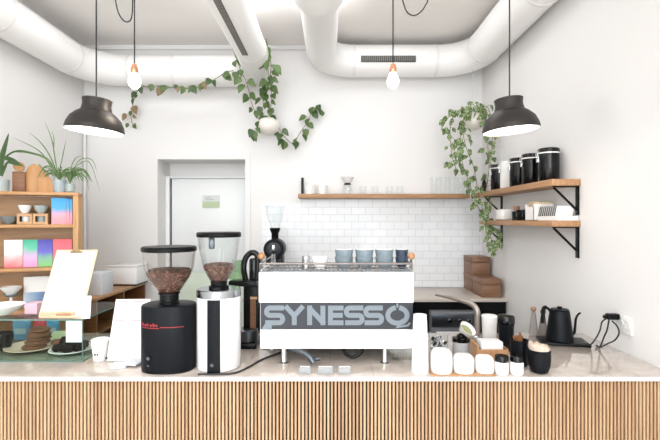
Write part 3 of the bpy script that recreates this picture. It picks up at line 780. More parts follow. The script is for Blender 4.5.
o = M().box(-.1, .07, -.1, .1, 0, .19, bev=.003).build('paper_stack', m_papers2 if 'm_papers2' in globals() else mat('light_grey_card', '#D3D6DB', .7), loc=(-2.05, 3.92, 1.046)); tag(o, 'pale grey carton on the near end of the side cabinet', 'box')
for i, (z, y, hh, c, lb) in enumerate(((.751, 4.05, .14, '#2B2523', 'dark box low in the side cabinet, near compartment'), (.751, 4.5, .13, '#3A2E28', 'dark box in the far compartment of the side cabinet'), (.451, 3.95, .2, '#A1734B', 'tan carton on the lower shelf of the side cabinet'))):
    if i == 0: y = 3.92
    tag(M().box(-.2, .2, -.13, .13, 0, hh, bev=.006).build('storage_carton', mat('carton_colour', c, .7), loc=(-2.36, y if i != 1 else 4.43, z)), lb, 'box')

# ---------------------------------------------------------------- pendant lamps and bulbs
def pendant(loc, label):
    t = thing('pendant_lamp', label, 'lamp', loc, 0, 'dark dome pendants over the counter')
    R = .166
    out = [(R, 0), (R+.001, .012), (R*.97, .04), (R*.86, .078), (R*.68, .108), (R*.53, .125), (.084, .142), (.08, .16), (.083, .188), (.085, .194), (.08, .198), (0, .2)]
    inn = [(0, .193), (.074, .188), (.074, .14), (R*.46, .118), (R*.61, .096), (R*.8, .067), (R*.93, .033), (R-.005, 0)]
    M().lathe(out+[(0, .205)][:0], seg=64).build('lamp_shade', m_shade, t)
    M().lathe(inn+[(R, 0)], seg=64).build('shade_lining', m_inner, t)
    M().lathe([(0, .03), (.15, .03), (.152, .034), (0, .04)], seg=48).build('diffuser', m_emit, t)
    M().tube([(0, 0, .199), (0, 0, H-loc[2])], .0045).build('cord', m_cord, t)
    return t
DL = 2.7
pz = Z(131.5, DL)
p0 = pendant((X(96.3, DL), DL, pz), 'dark dome pendant lamp hanging at left, beside the shelf unit')
p1 = dup(p0, (X(509.5, DL), DL, Z(131, DL)), 'dark dome pendant lamp hanging at right, before the canisters')
# both shades hang a little askew on their cords
for lamp, ang_ in ((p0, math.radians(4.5)), (p1, -math.radians(4.5))):
    piv = Vector((0, 0, .11)); Rm = Matrix.Rotation(ang_, 4, 'Y')
    for ch in lamp.children:
        if not ch.name.startswith('cord'):
            ch.rotation_euler = (0, ang_, 0); ch.location = piv-(Rm @ piv)
def bulb(px, py, label, loop):
    c = P(px, py, DL); t = thing('bulb_pendant', label, 'lamp', c, 0, 'bare glowing bulbs on copper holders')
    M().lathe([(0, -.046), (.017, -.043), (.031, -.028), (.037, -.006), (.035, .012), (.025, .034), (.018, .048), (.017, .05), (0, .05)], seg=28).build('bulb', m_bulb, t)
    M().lathe([(0, .049), (.02, .049), (.021, .06), (.021, .078), (.016, .09), (.015, .1), (.007, .108), (0, .11)], seg=24).build('lamp_holder', m_copper, t)
    b = M(); b.tube([(0, 0, .109), (0, 0, H-c.z)], .004)
    q = smooth([P(a, d, DL)-c for a, d in loop], 8); b.tube(q, .004)
    b.build('cord', m_cord, t)
    l = bpy.data.lights.new('bulb_glow', 'POINT'); l.energy = 4; l.color = (1, .86, .7); l.shadow_soft_size = .05
    lo = bpy.data.objects.new('bulb_glow', l); C.objects.link(lo); lo.location = (0, 0, -.1); lo.parent = t
bulb(134.5, 81.3, 'bare glowing bulb on copper holder in front of the leafy garland', [(112, -89, ), (114, -20), (117, 8), (123, 20), (129, 21.5), (132, 15), (132.8, -5), (134, -60)])
bulb(393, 80.8, 'bare glowing bulb on copper holder in front of the duct grille', [(396, -60), (400, -15), (405, 8), (411, 15), (418, 14), (425, 6), (429, -10), (433, -88)])
for lx, lz in ((X(96, DL), pz), (X(509.5, DL), Z(129.5, DL))):
    l = bpy.data.lights.new('pendant_glow', 'AREA'); l.shape = 'DISK'; l.size = .3; l.energy = 6; l.color = (1, .93, .84)
    lo = bpy.data.objects.new('pendant_glow', l); C.objects.link(lo); lo.location = (lx, DL, lz+.03)

# ---------------------------------------------------------------- espresso machine
MY = 2.24; K = MY/F
t = thing('espresso_machine', 'white two-group espresso machine with large lettering on its back panel', 'espresso machine', (X(336.5, MY), MY, CT))
def mx(px): return (px-336.5)*K
def mz(py): return Z(py, MY)-CT
M().box(mx(258.5), mx(414), 0, .05, mz(303), mz(272), bev=.006).build('upper_panel', m_white, t)
M().box(mx(260), mx(413.5), 0, .05, mz(349), mz(329.6), bev=.006).build('lower_panel', m_white, t)
M().box(mx(260.5), mx(413), .004, .05, mz(329.4), mz(303.2)).build('name_panel', m_plate, t)
M().box(mx(262), mx(411), .051, .5, mz(347.5), mz(274), bev=.004).build('boiler_housing', m_steel, t)
for xa, xb in ((mx(258.5), mx(262)), (mx(411), mx(414))):
    M().box(xa, xb, .051, .5, mz(349), mz(271), bev=.003).build('side_panel', m_white, t)
b = M()
for i in range(34):
    x = mx(262)+i*(mx(411)-mx(262))/33; b.tube([(x, .01, mz(271.5)+.003), (x, .44, mz(271.5)+.003)], .0022, 5)
for y in (.01, .15, .3, .44): b.tube([(mx(261), y, mz(271.5)+.002), (mx(412), y, mz(271.5)+.002)], .003, 5)
b.build('cup_grid', m_darksteel, t)
b = M(); zr1 = mz(263.7)
b.tube([(mx(260), .47, zr1), (mx(260), .004, zr1), (mx(412.5), .004, zr1), (mx(412.5), .47, zr1)], .0055, 8)
b.tube([(mx(260), .008, mz(267.5)), (mx(412.5), .008, mz(267.5))], .002, 6)
for x in (mx(260), mx(310), mx(361), mx(412.5)): b.tube([(x, .006, mz(272)), (x, .006, zr1)], .004, 6)
b.build('cup_rail', mat('rail_steel', '#857D79', .3, .9), t)
for px in (260, 413.2):
    b = M(); b.ball((mx(px), .05, mz(256.8)), .019, seg=18); kn_ = b.build('steam_knob', m_knob, t)
    b = M(); b.tube([(mx(px), .05, mz(261)), (mx(px), .07, mz(271))], .006); b.build('knob_stalk', m_chrome, kn_)
def leg(px):
    b = M(); x = mx(px); b.lathe([(0, 0), (.026, 0), (.027, .004), (.017, .01), (.0155, .014), (.0155, mz(348)), (0, mz(348))], (x, .05, 0), 24)
    b.build('leg', m_chrome, t)
    b = M(); b.lathe([(0, 0), (.026, 0), (.027, .004), (.017, .01), (.0155, .014), (.0155, mz(348)), (0, mz(348))], (x, .45, 0), 24)
    b.build('leg', m_chrome, t)
leg(283); leg(386)
M().box(mx(268), mx(405), .2, .58, mz(349)-.022, mz(349)-.001, bev=.004).build('drip_tray', m_darksteel, t)
for px in (300, 355):
    b = M(); b.lathe([(0, .13), (.035, .13), (.035, .2), (.04, .21), (0, .21)], (mx(px), .55, 0), 24); b.build('group_head', m_chrome, t)
    b = M(); b.lathe([(0, .1), (.03, .1), (.034, .129), (0, .129)], (mx(px), .55, 0), 24); b.tube([(mx(px), .58, .118), (mx(px), .72, .11)], .013, 10); b.build('portafilter', m_black, t)
# curved steel arm and black loop below the body
b = M(); b.tube(smooth([(mx(288), .03, mz(350)), (mx(300), .0, mz(351.5)), (mx(309), -.02, mz(355)), (mx(314), -.03, mz(361))], 8), [.011+.006*min(1, i/20) for i in range(25)], 12)
b.tube([(mx(311), -.02, mz(358)), (mx(320), -.01, mz(358))], .01, 8); b.build('steam_arm', m_darksteel, t)
b = M(); b.tube(smooth([(mx(343), .02, mz(350)), (mx(346), .02, mz(355)), (mx(352), .02, mz(358.5)), (mx(359), .02, mz(356)), (mx(364), .02, mz(350))], 6), .009, 8); b.build('hose_loop', m_black, t)
# lettering
Ht = (325-305.5)*K; st = .25
def S_path(): return [(1.02, .88)]+arc(.24, .69, .19, 90, 270, 10)+arc(.76, .31, .19, 90, -90, 10)+[(-.02, .12)]
letters = []
def Lr(px0, px1, strokes):
    for s_ in strokes: letters.append((px0, px1, s_))
Lr(265.5, 283.5, [S_path(), [(.12, .06), (.0, -.12), (.34, -.12)]])
Lr(285, 303.5, [[(.02, .98), (.5, .48), (.98, .98)], [(.5, .52), (.5, 0)]])
Lr(307.5, 325, [[(.12, 0), (.12, 1)], [(.05, .93), (.95, .07)], [(.88, 0), (.88, 1)]])
Lr(328.5, 343.5, [[(1, .88), (.13, .88), (.13, .12), (1, .12)], [(.13, .5), (.95, .5)]])
Lr(345.5, 363, [S_path()]); Lr(365, 382.5, [S_path()])
Lr(386, 409, [arc(.5, .5, .42, 100, 440, 28, ry=.4), [(.5, .9), (.5, 1.12)], [(.72, .3), (.5, -.1), (.95, -.02), (1.05, .12)]])
b = M()
for i, (a, c, pth) in enumerate(letters):
    s_ = (c-a)*K/Ht if True else 1
    pts = [(p[0]*(c-a)*K, p[1]*Ht) for p in pth]
    thk = st*Ht if not (a == 386 and i >= len(letters)-2) else .1*Ht
    b.prism(ribbon(pts, thk), (mx(a), .004-.0004*(i % 4)-.0016, mz(325.2)), (1, 0, 0), (0, 0, 1), (0, .0013, 0))
npn = [o for o in t.children if o.name.startswith('name_panel')][0]
b.build('lettering', m_letter, npn, ang=20)

# cups on the machine
CZ = CT+mz(271.5)+.0065
def cup_prof(r, h): return [(0, 0), (r*.55, 0), (r*.6, .004), (r*.9, h*.45), (r, h), (r-.004, h), (r*.86, h*.45), (r*.5, .008), (0, .007)]
def stackcup(px, lv, m, lab, d=2.325, r=.049):
    b = M(); b.lathe(cup_prof(r, .062), seg=28, mi=0)
    o = b.build('coffee_cup', [m, m_cer], loc=(X(px, d), d, CZ+lv*.038))
    for p in o.data.polygons:       # glaze outside, white inside
        c = p.center; n = p.normal
        if (n.x*c.x+n.y*c.y) < -1e-6 or (n.z > .9 and c.z > .006): p.material_index = 1
    return tag(o, lab, 'cup', 'stacked cups on the machine')
names = ((344.5, 'left'), (365.5, 'middle'), (386.2, 'right'))
names = ((344, 'left'), (364.3, 'middle'), (384.3, 'right'))
for px, nm in names:
    stackcup(px, 0, m_cup, 'blue-grey cup at the bottom of the %s pale stack on the machine' % nm)
    stackcup(px, 1, m_cup2 if px == 386.2 else m_cup, 'blue-grey cup on top of the %s pale stack on the machine' % nm)
stackcup(401.7, 0, m_cupd, 'dark blue cup at the bottom of the stack beside the wooden knob', r=.034)
stackcup(401.7, 1, m_cupd, 'dark blue cup on top of the stack beside the wooden knob', r=.034)
stackcup(320, 0, m_cer, 'white cup low on the machine, left of the blue-grey stacks', r=.045)
o = M().lathe(cup_lathe(.02, .021, .065, .0015), seg=20).build('steel_cup', m_steel, loc=(X(306, 2.325), 2.325, CZ)); tag(o, 'small steel cup on the machine beside the white cup', 'cup')

# ---------------------------------------------------------------- grinders
G1 = Vector((X(169.3, 2.215), 2.215, CT))
t = thing('coffee_grinder', 'black coffee grinder with cone hopper and red marking', 'coffee grinder', G1)
h1 = .326
M().lathe([(0, 0), (.126, 0), (.129, .003), (.129, .012), (.131, .016), (.131, h1-.012), (.127, h1-.003), (.12, h1), (0, h1)], seg=64, sx=1, sy=.78, power=2.5).build('grinder_body', m_blackm, t)
M().lathe([(0, h1), (.05, h1), (.05, h1+.008), (.046, h1+.012), (.046, h1+.046), (.052, h1+.048), (.052, h1+.055), (0, h1+.055)], seg=32).build('hopper_neck', m_black, t)
hz = h1+.055
M().lathe([(.049, hz), (.058, hz+.01), (.1, hz+.075), (.118, hz+.12), (.128, hz+.205), (.125, hz+.205), (.115, hz+.12), (.096, hz+.075), (.054, hz+.012), (.047, hz)], seg=48).build('hopper', m_smoke, t)
b = M(); b.lathe([(0, hz+.002), (.045, hz+.002), (.052, hz+.012), (.094, hz+.075), (.109, hz+.108), (.085, hz+.117), (.03, hz+.125), (0, hz+.122)], seg=40)
rnd = random.Random(3)
for i in range(220):
    a = rnd.uniform(0, 2*PI); q = .1*math.sqrt(rnd.random())
    b.ball((q*math.cos(a), q*math.sin(a), hz+.122-q*.1), .0062, mi=rnd.choice((0, 1, 2)), seg=6, sx=1.3)
for i in range(330):
    a = rnd.uniform(PI, 2*PI); f_ = rnd.random(); q = .05+f_*.052
    b.ball((q*math.cos(a), q*math.sin(a), hz+.012+f_*.085), .006, mi=rnd.choice((0, 1, 2)), seg=6, sx=1.2)
b.build('coffee_beans', [m_bean, m_bean2, m_bean3], t)
M().lathe([(0, hz+.206), (.13, hz+.206), (.133, hz+.209), (.134, hz+.224), (.128, hz+.231), (.1, hz+.231), (0, hz+.229)], seg=48).build('hopper_lid', m_black, t)
b = M()
def onface(px, py, w_, h_, mi=0):
    # raised print following the rounded body front
    n = 6
    for k in range(n):
        xa = (px-169.5+w_*k/n)*2.13/F; xb = (px-169.5+w_*(k+1)/n)*2.13/F
        def fy(x): return -.131*.78*(max(0, 1-abs(x/.131)**2.5))**(1/2.5)-.0008
        z1 = Z(py, 2.13)-CT; z0 = Z(py+h_, 2.13)-CT
        b.add([(xa, fy(xa), z0), (xb, fy(xb), z0), (xb, fy(xb), z1), (xa, fy(xa), z1)], [(0, 1, 2, 3)], mi)
onface(145, 327.2, 22, .8); onface(168, 326.4, 22, .7)
for k, (w_, h_) in enumerate(((2.0, 3), (2.4, 2), (1.6, 3), (2.2, 2), (2.0, 3), (1.8, 2))): onface(148+k*3.1, 326-h_, w_, h_)
b.build('red_marking', m_red, t)
for zz, r_ in ((.1, .009), (.065, .006)):
    b = M(); b.lathe([(0, 0), (r_, 0), (r_*.9, .01), (0, .01)], tf=Matrix.Translation(((156.5-169.5)*2.13/F, -.0985, zz-.02)) @ Matrix.Rotation(PI/2, 4, 'X'), seg=20); b.build('button', m_darksteel, t)

G2 = Vector((X(219, 2.235), 2.235, CT))
t = thing('coffee_grinder', 'white cylindrical coffee grinder with black front strip and chrome collar', 'coffee grinder', G2)
h2 = .36
M().lathe([(0, .004), (.105, .004), (.109, .01), (.109, h2), (0, h2)], seg=64).build('grinder_body', m_white, t)
b = M(); n = 10
a0, a1 = math.radians(255), math.radians(287)
for k in range(n):
    aa, ab = a0+(a1-a0)*k/n, a0+(a1-a0)*(k+1)/n
    q = [(r_*math.cos(a), r_*math.sin(a), z) for r_ in (.1095, .1145) for a in (aa, ab) for z in (.003, h2-.004)]
    b.add(q, [(4, 5, 7, 6), (0, 2, 3, 1), (1, 3, 7, 5), (0, 4, 6, 2)]+([(0, 1, 5, 4)] if k == 0 else [])+([(2, 6, 7, 3)] if k == n-1 else []))
b.build('front_strip', m_blackm, t)
b = M(); b.lathe([(0, 0), (.009, 0), (.008, .008), (0, .008)], tf=Matrix.Translation((.1145*math.cos(math.radians(268)), .1145*math.sin(math.radians(268)), .045)) @ Matrix.Rotation(PI/2, 4, 'X'), seg=18); b.build('button', m_darksteel, t)
M().lathe([(0, h2), (.1095, h2), (.11, h2+.004), (.11, h2+.034), (.107, h2+.038), (0, h2+.038)], seg=64).build('chrome_collar', mat('satin_chrome', '#A3A8AC', .2, 1, var=.1, scale=12, stretch=(1, 1, .1)), t)
M().lathe([(0, h2+.038), (.05, h2+.038), (.05, h2+.05), (.04, h2+.055), (.042, h2+.075), (0, h2+.075)], seg=32).build('hopper_neck', m_black, t)
hz = h2+.075
M().lathe([(.042, hz), (.06, hz+.03), (.082, hz+.085), (.096, hz+.15), (.106, hz+.222), (.103, hz+.222), (.093, hz+.15), (.079, hz+.085), (.057, hz+.03), (.04, hz)], seg=48).build('hopper', m_glass, t)
b = M(); b.lathe([(0, hz+.002), (.039, hz+.002), (.056, hz+.03), (.073, hz+.075), (.075, hz+.082), (.05, hz+.09), (0, hz+.09)], seg=40)
for i in range(90):
    a = rnd.uniform(0, 2*PI); q = .07*math.sqrt(rnd.random())
    b.ball((q*math.cos(a), q*math.sin(a), hz+.09-q*.1), .006, mi=rnd.choice((0, 1, 2)), seg=6, sx=1.3)
for i in range(220):
    a = rnd.uniform(PI, 2*PI); f_ = rnd.random(); q = .041+f_*.032
    b.ball((q*math.cos(a), q*math.sin(a), hz+.012+f_*.06), .0055, mi=rnd.choice((0, 1, 2)), seg=6, sx=1.2)
b.build('coffee_beans', [m_bean, m_bean2, m_bean3], t)
M().lathe([(0, hz+.223), (.109, hz+.223), (.111, hz+.226), (.111, hz+.243), (.106, hz+.248), (0, hz+.248)], seg=48).build('hopper_lid', m_black, t)
b = M(); b.box(-.035, -.008, -.07, -.045, hz+.165, hz+.222, bev=.006); b.build('hopper_latch', m_darksteel, t)

# tall bench grinder at the back
EK = Vector((X(275, 4.42), 4.42, BT+.001))
t = thing('bench_grinder', 'tall black bench grinder with clear hopper before the tiled wall', 'coffee grinder', EK)
M().box(-.1, .1, -.14, .14, 0, .03, bev=.008).build('base', m_black, t)
M().box(-.085, .085, -.07, .12, .03, .38, bev=.02).build('column', m_black, t)
def disc(prof, c): return M().lathe(prof, tf=Matrix.Translation(c) @ Matrix.Rotation(PI/2, 4, 'X'), seg=40)
disc([(0, -.14), (.09, -.14), (.102, -.12), (.102, .1), (.095, .115), (0, .115)], (0, 0, .445)).build('grinding_head', m_blackm, t)
disc([(0, .116), (.07, .116), (.07, .124), (.055, .13), (0, .13)], (0, 0, .445)).build('dial_ring', m_plate, t)
M().lathe([(0, .4), (.025, .4), (.022, .25), (.018, .23), (0, .23)][::-1], (0, -.12, 0), 20).build('chute', m_chrome, t)
M().lathe([(0, .54), (.036, .54), (.036, .6), (.052, .635), (.052, .655), (0, .655)], seg=28).build('hopper_neck', m_black, t)
M().lathe([(.04, .656), (.075, .74), (.1, .88), (.097, .88), (.072, .74), (.037, .656)], seg=32).build('hopper', m_glass, t)
b = M(); b.box(-.012, .012, -.135, -.116, .42, .49, bev=.004); b.build('lever', m_chrome, t)

# black brewer between white grinder and machine
BR = Vector((X(248, 2.62), 2.62, CT))
t = thing('coffee_brewer', 'black coffee brewer with glass jug between white grinder and espresso machine', 'coffee maker', BR)
M().box(-.12, .06, -.09, .09, 0, .035, bev=.006).build('base_plate', m_black, t)
k_ = 2.62/F
def bx_(px): return (px-248)*k_
def bz_(py): return Z(py, 2.62)-CT
M().box(bx_(244), bx_(258), -.02, .05, .035, bz_(283), bev=.006).build('column', m_black, t)
M().box(bx_(251), bx_(256.5), -.026, -.02, bz_(331), bz_(299)).build('wood_trim', m_darkw, t)
M().box(bx_(231), bx_(258), -.07, .05, bz_(285), bz_(279.5), bev=.005).build('arm', m_black, t)
b = M(); b.tube(smooth([(bx_(246), -.01, bz_(280)), (bx_(244), -.01, bz_(268)), (bx_(246), -.01, bz_(258)), (bx_(252), -.01, bz_(252.5)), (bx_(258), -.01, bz_(257)), (bx_(257), -.01, bz_(280))], 6), .017, 12); b.build('handle', m_blackg, t)
M().box(bx_(250), bx_(257.5), -.035, .045, bz_(281), bz_(258), bev=.012, seg=3).build('brew_head', m_blackg, t)
b = M(); b.lathe([(0, 0), (.05, 0), (.055, .03), (.03, .1), (.034, .115), (.031, .115), (.027, .1), (.05, .03), (.045, .005), (0, .005)], (bx_(238), -.01, bz_(279.3)), 28); b.build('glass_jug', glass('pale_green_glass', '#E6F0E4', .8, .5), t)
M().lathe([(0, .036), (.055, .036), (.058, .042), (.058, .1), (.05, .106), (0, .106)], (bx_(249), -.03, 0), 28).build('steel_cup', m_darksteel, t)
b = M(); b.box(bx_(251), bx_(258), -.028, -.0265, bz_(298.5), bz_(296)); b.build('trim_plate', m_kraft, t)

# ---------------------------------------------------------------- glass display case and its contents
CY0, CY1, CXa, CXb, CH = 2.305, 2.8, -2.35, X(82.5, 2.305), .2245
t = thing('display_case', 'low green-edged glass display case at the left end of the counter', 'display case', (0, 0, CT+.0005))
M().box(CXa, CXb, CY0, CY1, 0, .006).build('bottom_pane', m_glassg, t)
M().box(CXa, CXb, CY0, CY1, CH-.008, CH-.001).build('top_pane', m_glassg, t)
M().box(CXb-.006, CXb, CY0+.001, CY1-.001, .0065, CH-.0085).build('side_pane', m_glassg, t)
M().box(CXa, CXb-.0065, CY0+.0005, CY0+.006, .0065, CH-.0085).build('front_pane', m_glassg, t)
b = M()
for z0, z1 in ((0, .006), (CH-.008, CH-.001)):
    b.box(CXa, CXb, CY0-.0018, CY0-.0002, z0, z1); b.box(CXb+.0002, CXb+.0018, CY0, CY1, z0, z1)
b.box(CXb-.001, CXb+.0018, CY0-.0018, CY0-.0002, 0.006, CH-.008)
b.build('glass_edge', m_edge, t)
IN = CT+.0075
def platter(px, d, r, label, m=m_cer):
    p = (X(px, d), d, IN)
    return tag(M().lathe([(0, 0), (r*.6, 0), (r*.7, .004), (r, .016), (r-.002, .019), (r*.68, .009), (0, .007)], seg=40).build('plate', m, loc=p), label, 'plate')
platter(33, 2.53, .14, 'pale plate under the stack of brown cookies in the case', mat('pale_stoneware', '#D6BFA6', .4))
platter(72, 2.475, .115, 'white plate of dark chocolate bakes in the case')
def lump(name, loc, r, h, m, label, cat, group, seed, rz=0):
    rn = random.Random(seed); b = M(); vs = []
    pr = [(0, 0), (r*.85, 0), (r, h*.3), (r*.95, h*.7), (r*.7, h*.95), (0, h)]
    b.lathe(pr, seg=18)
    for v in b.v:
        k_ = 1+rn.uniform(-.09, .09); v.x *= k_; v.y *= k_; v.z += rn.uniform(-.08, .12)*h if v.z > h*.5 else 0
    o = b.build(name, m, loc=loc, rot=(0, 0, rz), ang=80); tag(o, label, cat, group); return o
cx, cy = X(36, 2.5), 2.5
for i in range(5):
    lump('cookie', (cx+random.uniform(-.016, .012)+.004*i, cy+random.uniform(-.012, .012), IN+.0075+i*.0245), random.uniform(.05, .064), .023, m_cookie, ['bottom cookie of the tall cookie stack in the case', 'second cookie from the bottom of the cookie stack', 'middle cookie of the tall cookie stack', 'fourth cookie up in the cookie stack', 'top cookie of the tall cookie stack in the case'][i], 'cookie', 'cookies on the pale plate', i, i)
lump('cookie', (cx+.082, cy+.06, IN+.018), .035, .022, m_cookie, 'single cookie lying right of the cookie stack', 'cookie', 'cookies on the pale plate', 9)
bx2, by2 = X(72, 2.475), 2.475
pos = [(-.06, -.03, 0), (0, -.04, 0), (.055, -.02, 0), (-.03, .035, 0), (.035, .045, 0), (-.03, -.01, .037), (.028, .0, .037)]
lb = ['front left dark bake on the white plate', 'front centre dark bake on the white plate', 'right-hand dark bake on the white plate', 'back left dark bake on the white plate', 'back right dark bake on the white plate', 'dark bake on top of the pile, left one', 'dark bake on top of the pile, right one']
for i, (a, c, z) in enumerate(pos):
    lump('chocolate_bake', (bx2+a, by2+c, IN+.0095+z), .031, .036, m_choc, lb[i], 'cake', 'dark bakes on the white plate', 20+i)
def pouch(px, d, w_, h_, col, label, band=None):
    t = thing('snack_pouch', label, 'pouch', (X(px, d), d, IN))
    b = M(); b.lathe([(0, 0), (w_/2*.9, .0), (w_/2, h_*.25), (w_/2*.98, h_*.7), (w_/2, h_*.98), (0, h_)], seg=24, sy=.22, power=3); b.build('pouch_body', mat('pouch_'+col.strip('#'), col, .3, var=.3, scale=25), t)
    M().box(-w_*.32, w_*.32, -w_*.128, -w_*.118, h_*.3, h_*.6).build('pouch_label', m_cup2, t)
pouch(22, 2.72, .11, .115, '#5A8DAF', 'blue pouch standing at the back of the case, left of the cookies')
pouch(40, 2.74, .075, .13, '#C43A4A', 'red pouch standing behind the cookie stack')
pouch(53, 2.72, .075, .12, '#4F94BD', 'bright blue pouch standing right of the red one in the case')
t = thing('dark_bowl', 'black bowl at the left end of the glass case', 'bowl', (X(2, 2.5), 2.5, IN))
M().lathe([(0, 0), (.04, 0), (.055, .05), (.055, .095), (.05, .095), (.05, .05), (.035, .006), (0, .006)], seg=24).build('bowl_body', m_blackg, t)
b = M(); b.box(-.05, .05, -.04, .04, 0, .01, bev=.004); o = b.build('green_card', mat('pale_green_leaflet', '#B7C29A', .6), loc=(X(55, 2.7)+.05, 2.67, IN+.03), rot=(.5, 0, .2)); tag(o, 'pale green card lying between the two plates in the case', 'card')
b = M(); w_ = (82-66)*2.32/F
b.box(-w_/2, w_/2, -.001, 0, -.115, -.002)
o = b.build('price_card', m_paper, loc=(X(74, 2.316), 2.316, CT+CH-.009)); tag(o, 'white paper card hung inside the front of the glass case', 'card')

TP = CT+CH+.0005
t = thing('clipboard', 'wooden clipboard with blank white sheet leaning on top of the glass case', 'clipboard', (X(60, 2.36), 2.36, TP), 0, rot=(-math.radians(25), 0, 0))
M().box(-.118, .118, 0, .005, 0, .385, bev=.002).build('board', wood('pale_beech', '#DCC5A6', '#CDB393', 'z', 8), t)
M().box(-.11, .105, -.0015, -.0003, .03, .372).build('paper_sheet', m_paper, t)
b = M(); b.box(-.035, .035, -.006, -.0016, .362, .373, bev=.002); b.tube([(-.02, -.008, .375), (0, -.011, .38), (.02, -.008, .375)], .003, 6); b.build('clip', mat('brass_clip', '#9C8A62', .3, .8), t)
t = thing('wooden_ledge', 'pale wooden strip holding the foot of the clipboard', 'stand', (X(64, 2.33), 2.33, TP))
M().box(-.125, .1, -.012, .012, 0, .014, bev=.002).build('ledge', wood('pale_beech_strip', '#D8C2A4', '#C9B08F', 'x', 8), t)
b = M(); b.tube([(-.04, 0, .018), (.035, 0, .019)], .005, 8); b.build('pencil', m_knob, t)
t = thing('card_stand', 'small white card propped at the right corner of the glass case', 'card', (X(84, 2.33), 2.318, TP), rot=(-.12, 0, 0))
M().box(-.038, .038, 0, .002, 0, .118).build('card', m_paper, t)
b = M(); b.box(-.018, .012, -.001, -.0002, .012, .018); b.build('print', m_papers, t)
# bowl and pink box on the case
o = M().lathe([(0, 0), (.05, 0), (.055, .006), (.095, .028), (.115, .05), (.11, .05), (.09, .029), (.05, .012), (0, .01)], seg=40).build('wide_bowl', m_cer, loc=(X(1, 2.43), 2.43, TP)); tag(o, 'wide white bowl on top of the glass case at the left edge', 'bowl')
o = M().box(-.035, .035, -.04, .04, 0, .06, bev=.004).build('soap_box', mat('dusty_pink_card', '#CFA9B8', .6), loc=(X(29.5, 2.42)+.006, 2.46, TP)); tag(o, 'small dusty pink box between wide white bowl and clipboard', 'box')

# takeaway cup
t = thing('takeaway_cup', 'white paper takeaway cup with small dark mark, right of the glass case', 'cup', (X(100.3, 2.345), 2.345, CT+.0005))
M().lathe([(0, .003), (.033, 0), (.045, .104), (.047, .107), (.045, .11), (.042, .106), (.031, .008), (0, .008)], seg=32).build('cup_body', m_paper, t)
b = M()
for i, w_ in enumerate((.006, .005, .006)):
    x = -.014+i*.0085; r_ = .0385; b.add([(x, -math.sqrt(r_**2-x*x)-.0012, .032), (x+w_, -math.sqrt(r_**2-(x+w_)**2)-.0012, .032), (x+w_, -math.sqrt(r_**2-(x+w_)**2)-.0012, .042), (x, -math.sqrt(r_**2-x*x)-.0012, .042)], [(0, 1, 2, 3)])
b.build('printed_mark', m_black, t)
m_leafl = mat('leaflet_paper', '#CFD1DA', .7)
# menu stand and leaflets
t = thing('menu_stand', 'white menu sheet with two columns leaning on a small stand', 'menu', (X(124.5, 2.31), 2.31, CT+.0045), rot=(-math.radians(21), 0, .05))
M().box(-.093, .093, 0, .004, 0, .325).build('menu_board', m_paper, t)
b = M(); b2 = M()
for r_ in range(3):
    for c_ in range(2):
        x0 = -.08+c_*.085; z1 = .315-r_*.103
        b2.box(x0, x0+.05, -.0008, -.0002, z1-.006, z1, 0)
        for q in range(5): b.box(x0, x0+random.uniform(.04, .07), -.0008, -.0002, z1-.02-q*.013, z1-.0185-q*.013, 0)
b.build('menu_text', m_papers, t); b2.build('menu_headings', m_pink, t)
b = M(); b.tube([(-.094, .0, .012), (-.094, .09, .06)], .008, 6); b.tube([(.094, .0, .012), (.094, .09, .06)], .008, 6); b.build('stand_foot', m_black, t)
for i, (px, d, rz, lab) in enumerate(((122, 2.24, .25, 'white folded leaflet lying at the foot of the menu'), (131, 2.262, -.15, 'white folded leaflet lying right of the other, beside the black grinder'))):
    b = M(); b.box(-.038, .038, -.05, .05, 0, .009, bev=.002); o = b.build('leaflet', m_leafl, loc=(X(px, d)-.012+.03*i, d, CT+.0005+i*.0095), rot=(0, 0, rz)); tag(o, lab, 'leaflet', 'white leaflets by the menu')

# ---------------------------------------------------------------- right-hand counter things
def CP(px, d, z=CT+.0005): return (X(px, d), d, z)
t0 = None
b = M(); pr = [(0, 0)]
for i in range(20):
    z = i*.0128; r_ = .0415-.0004*i
    pr += [(r_, z), (r_+.0006, z+.003), (r_-.0012, z+.0045)]
pr += [(.0315, .28), (0, .28)]
tag(b.lathe(pr, seg=36).build('paper_cup_stack', m_paper, loc=CP(420, 2.16)), 'tall stack of white paper cups beside the espresso machine', 'cup stack')
tag(M().lathe([(0, 0), (.027, 0), (.033, .078), (.031, .078), (.025, .004), (0, .004)], seg=24).build('glass_tumbler', m_gl2, loc=CP(408, 2.31)), 'clear tumbler under the right side of the espresso machine', 'tumbler')
tag(M().lathe([(0, 0), (.027, 0), (.033, .078), (.031, .078), (.025, .004), (0, .004)], seg=24).build('glass_tumbler', m_gl2, loc=CP(396, 2.345)), 'clear tumbler behind the right leg of the machine', 'tumbler')
m_ac = mat('frosted_acrylic', '#BCC4C8', .2); m_ac.node_tree.nodes['Principled BSDF'].inputs['Alpha'].default_value = .4
for px, w_, lab in ((305, .055, 'leftmost clear block on the counter before the machine'), (325.5, .075, 'middle clear block on the counter before the machine'), (344.5, .06, 'rightmost clear block on the counter before the machine')):
    t = thing('clear_block', lab, 'holder', CP(px, 2.135))
    M().box(-w_/2, w_/2, -.018, .018, 0, .03, bev=.003).build('block', m_ac, t)
    M().box(-w_/2+.004, w_/2-.004, -.002, .002, .031, .034).build('top_card', m_paper, t)
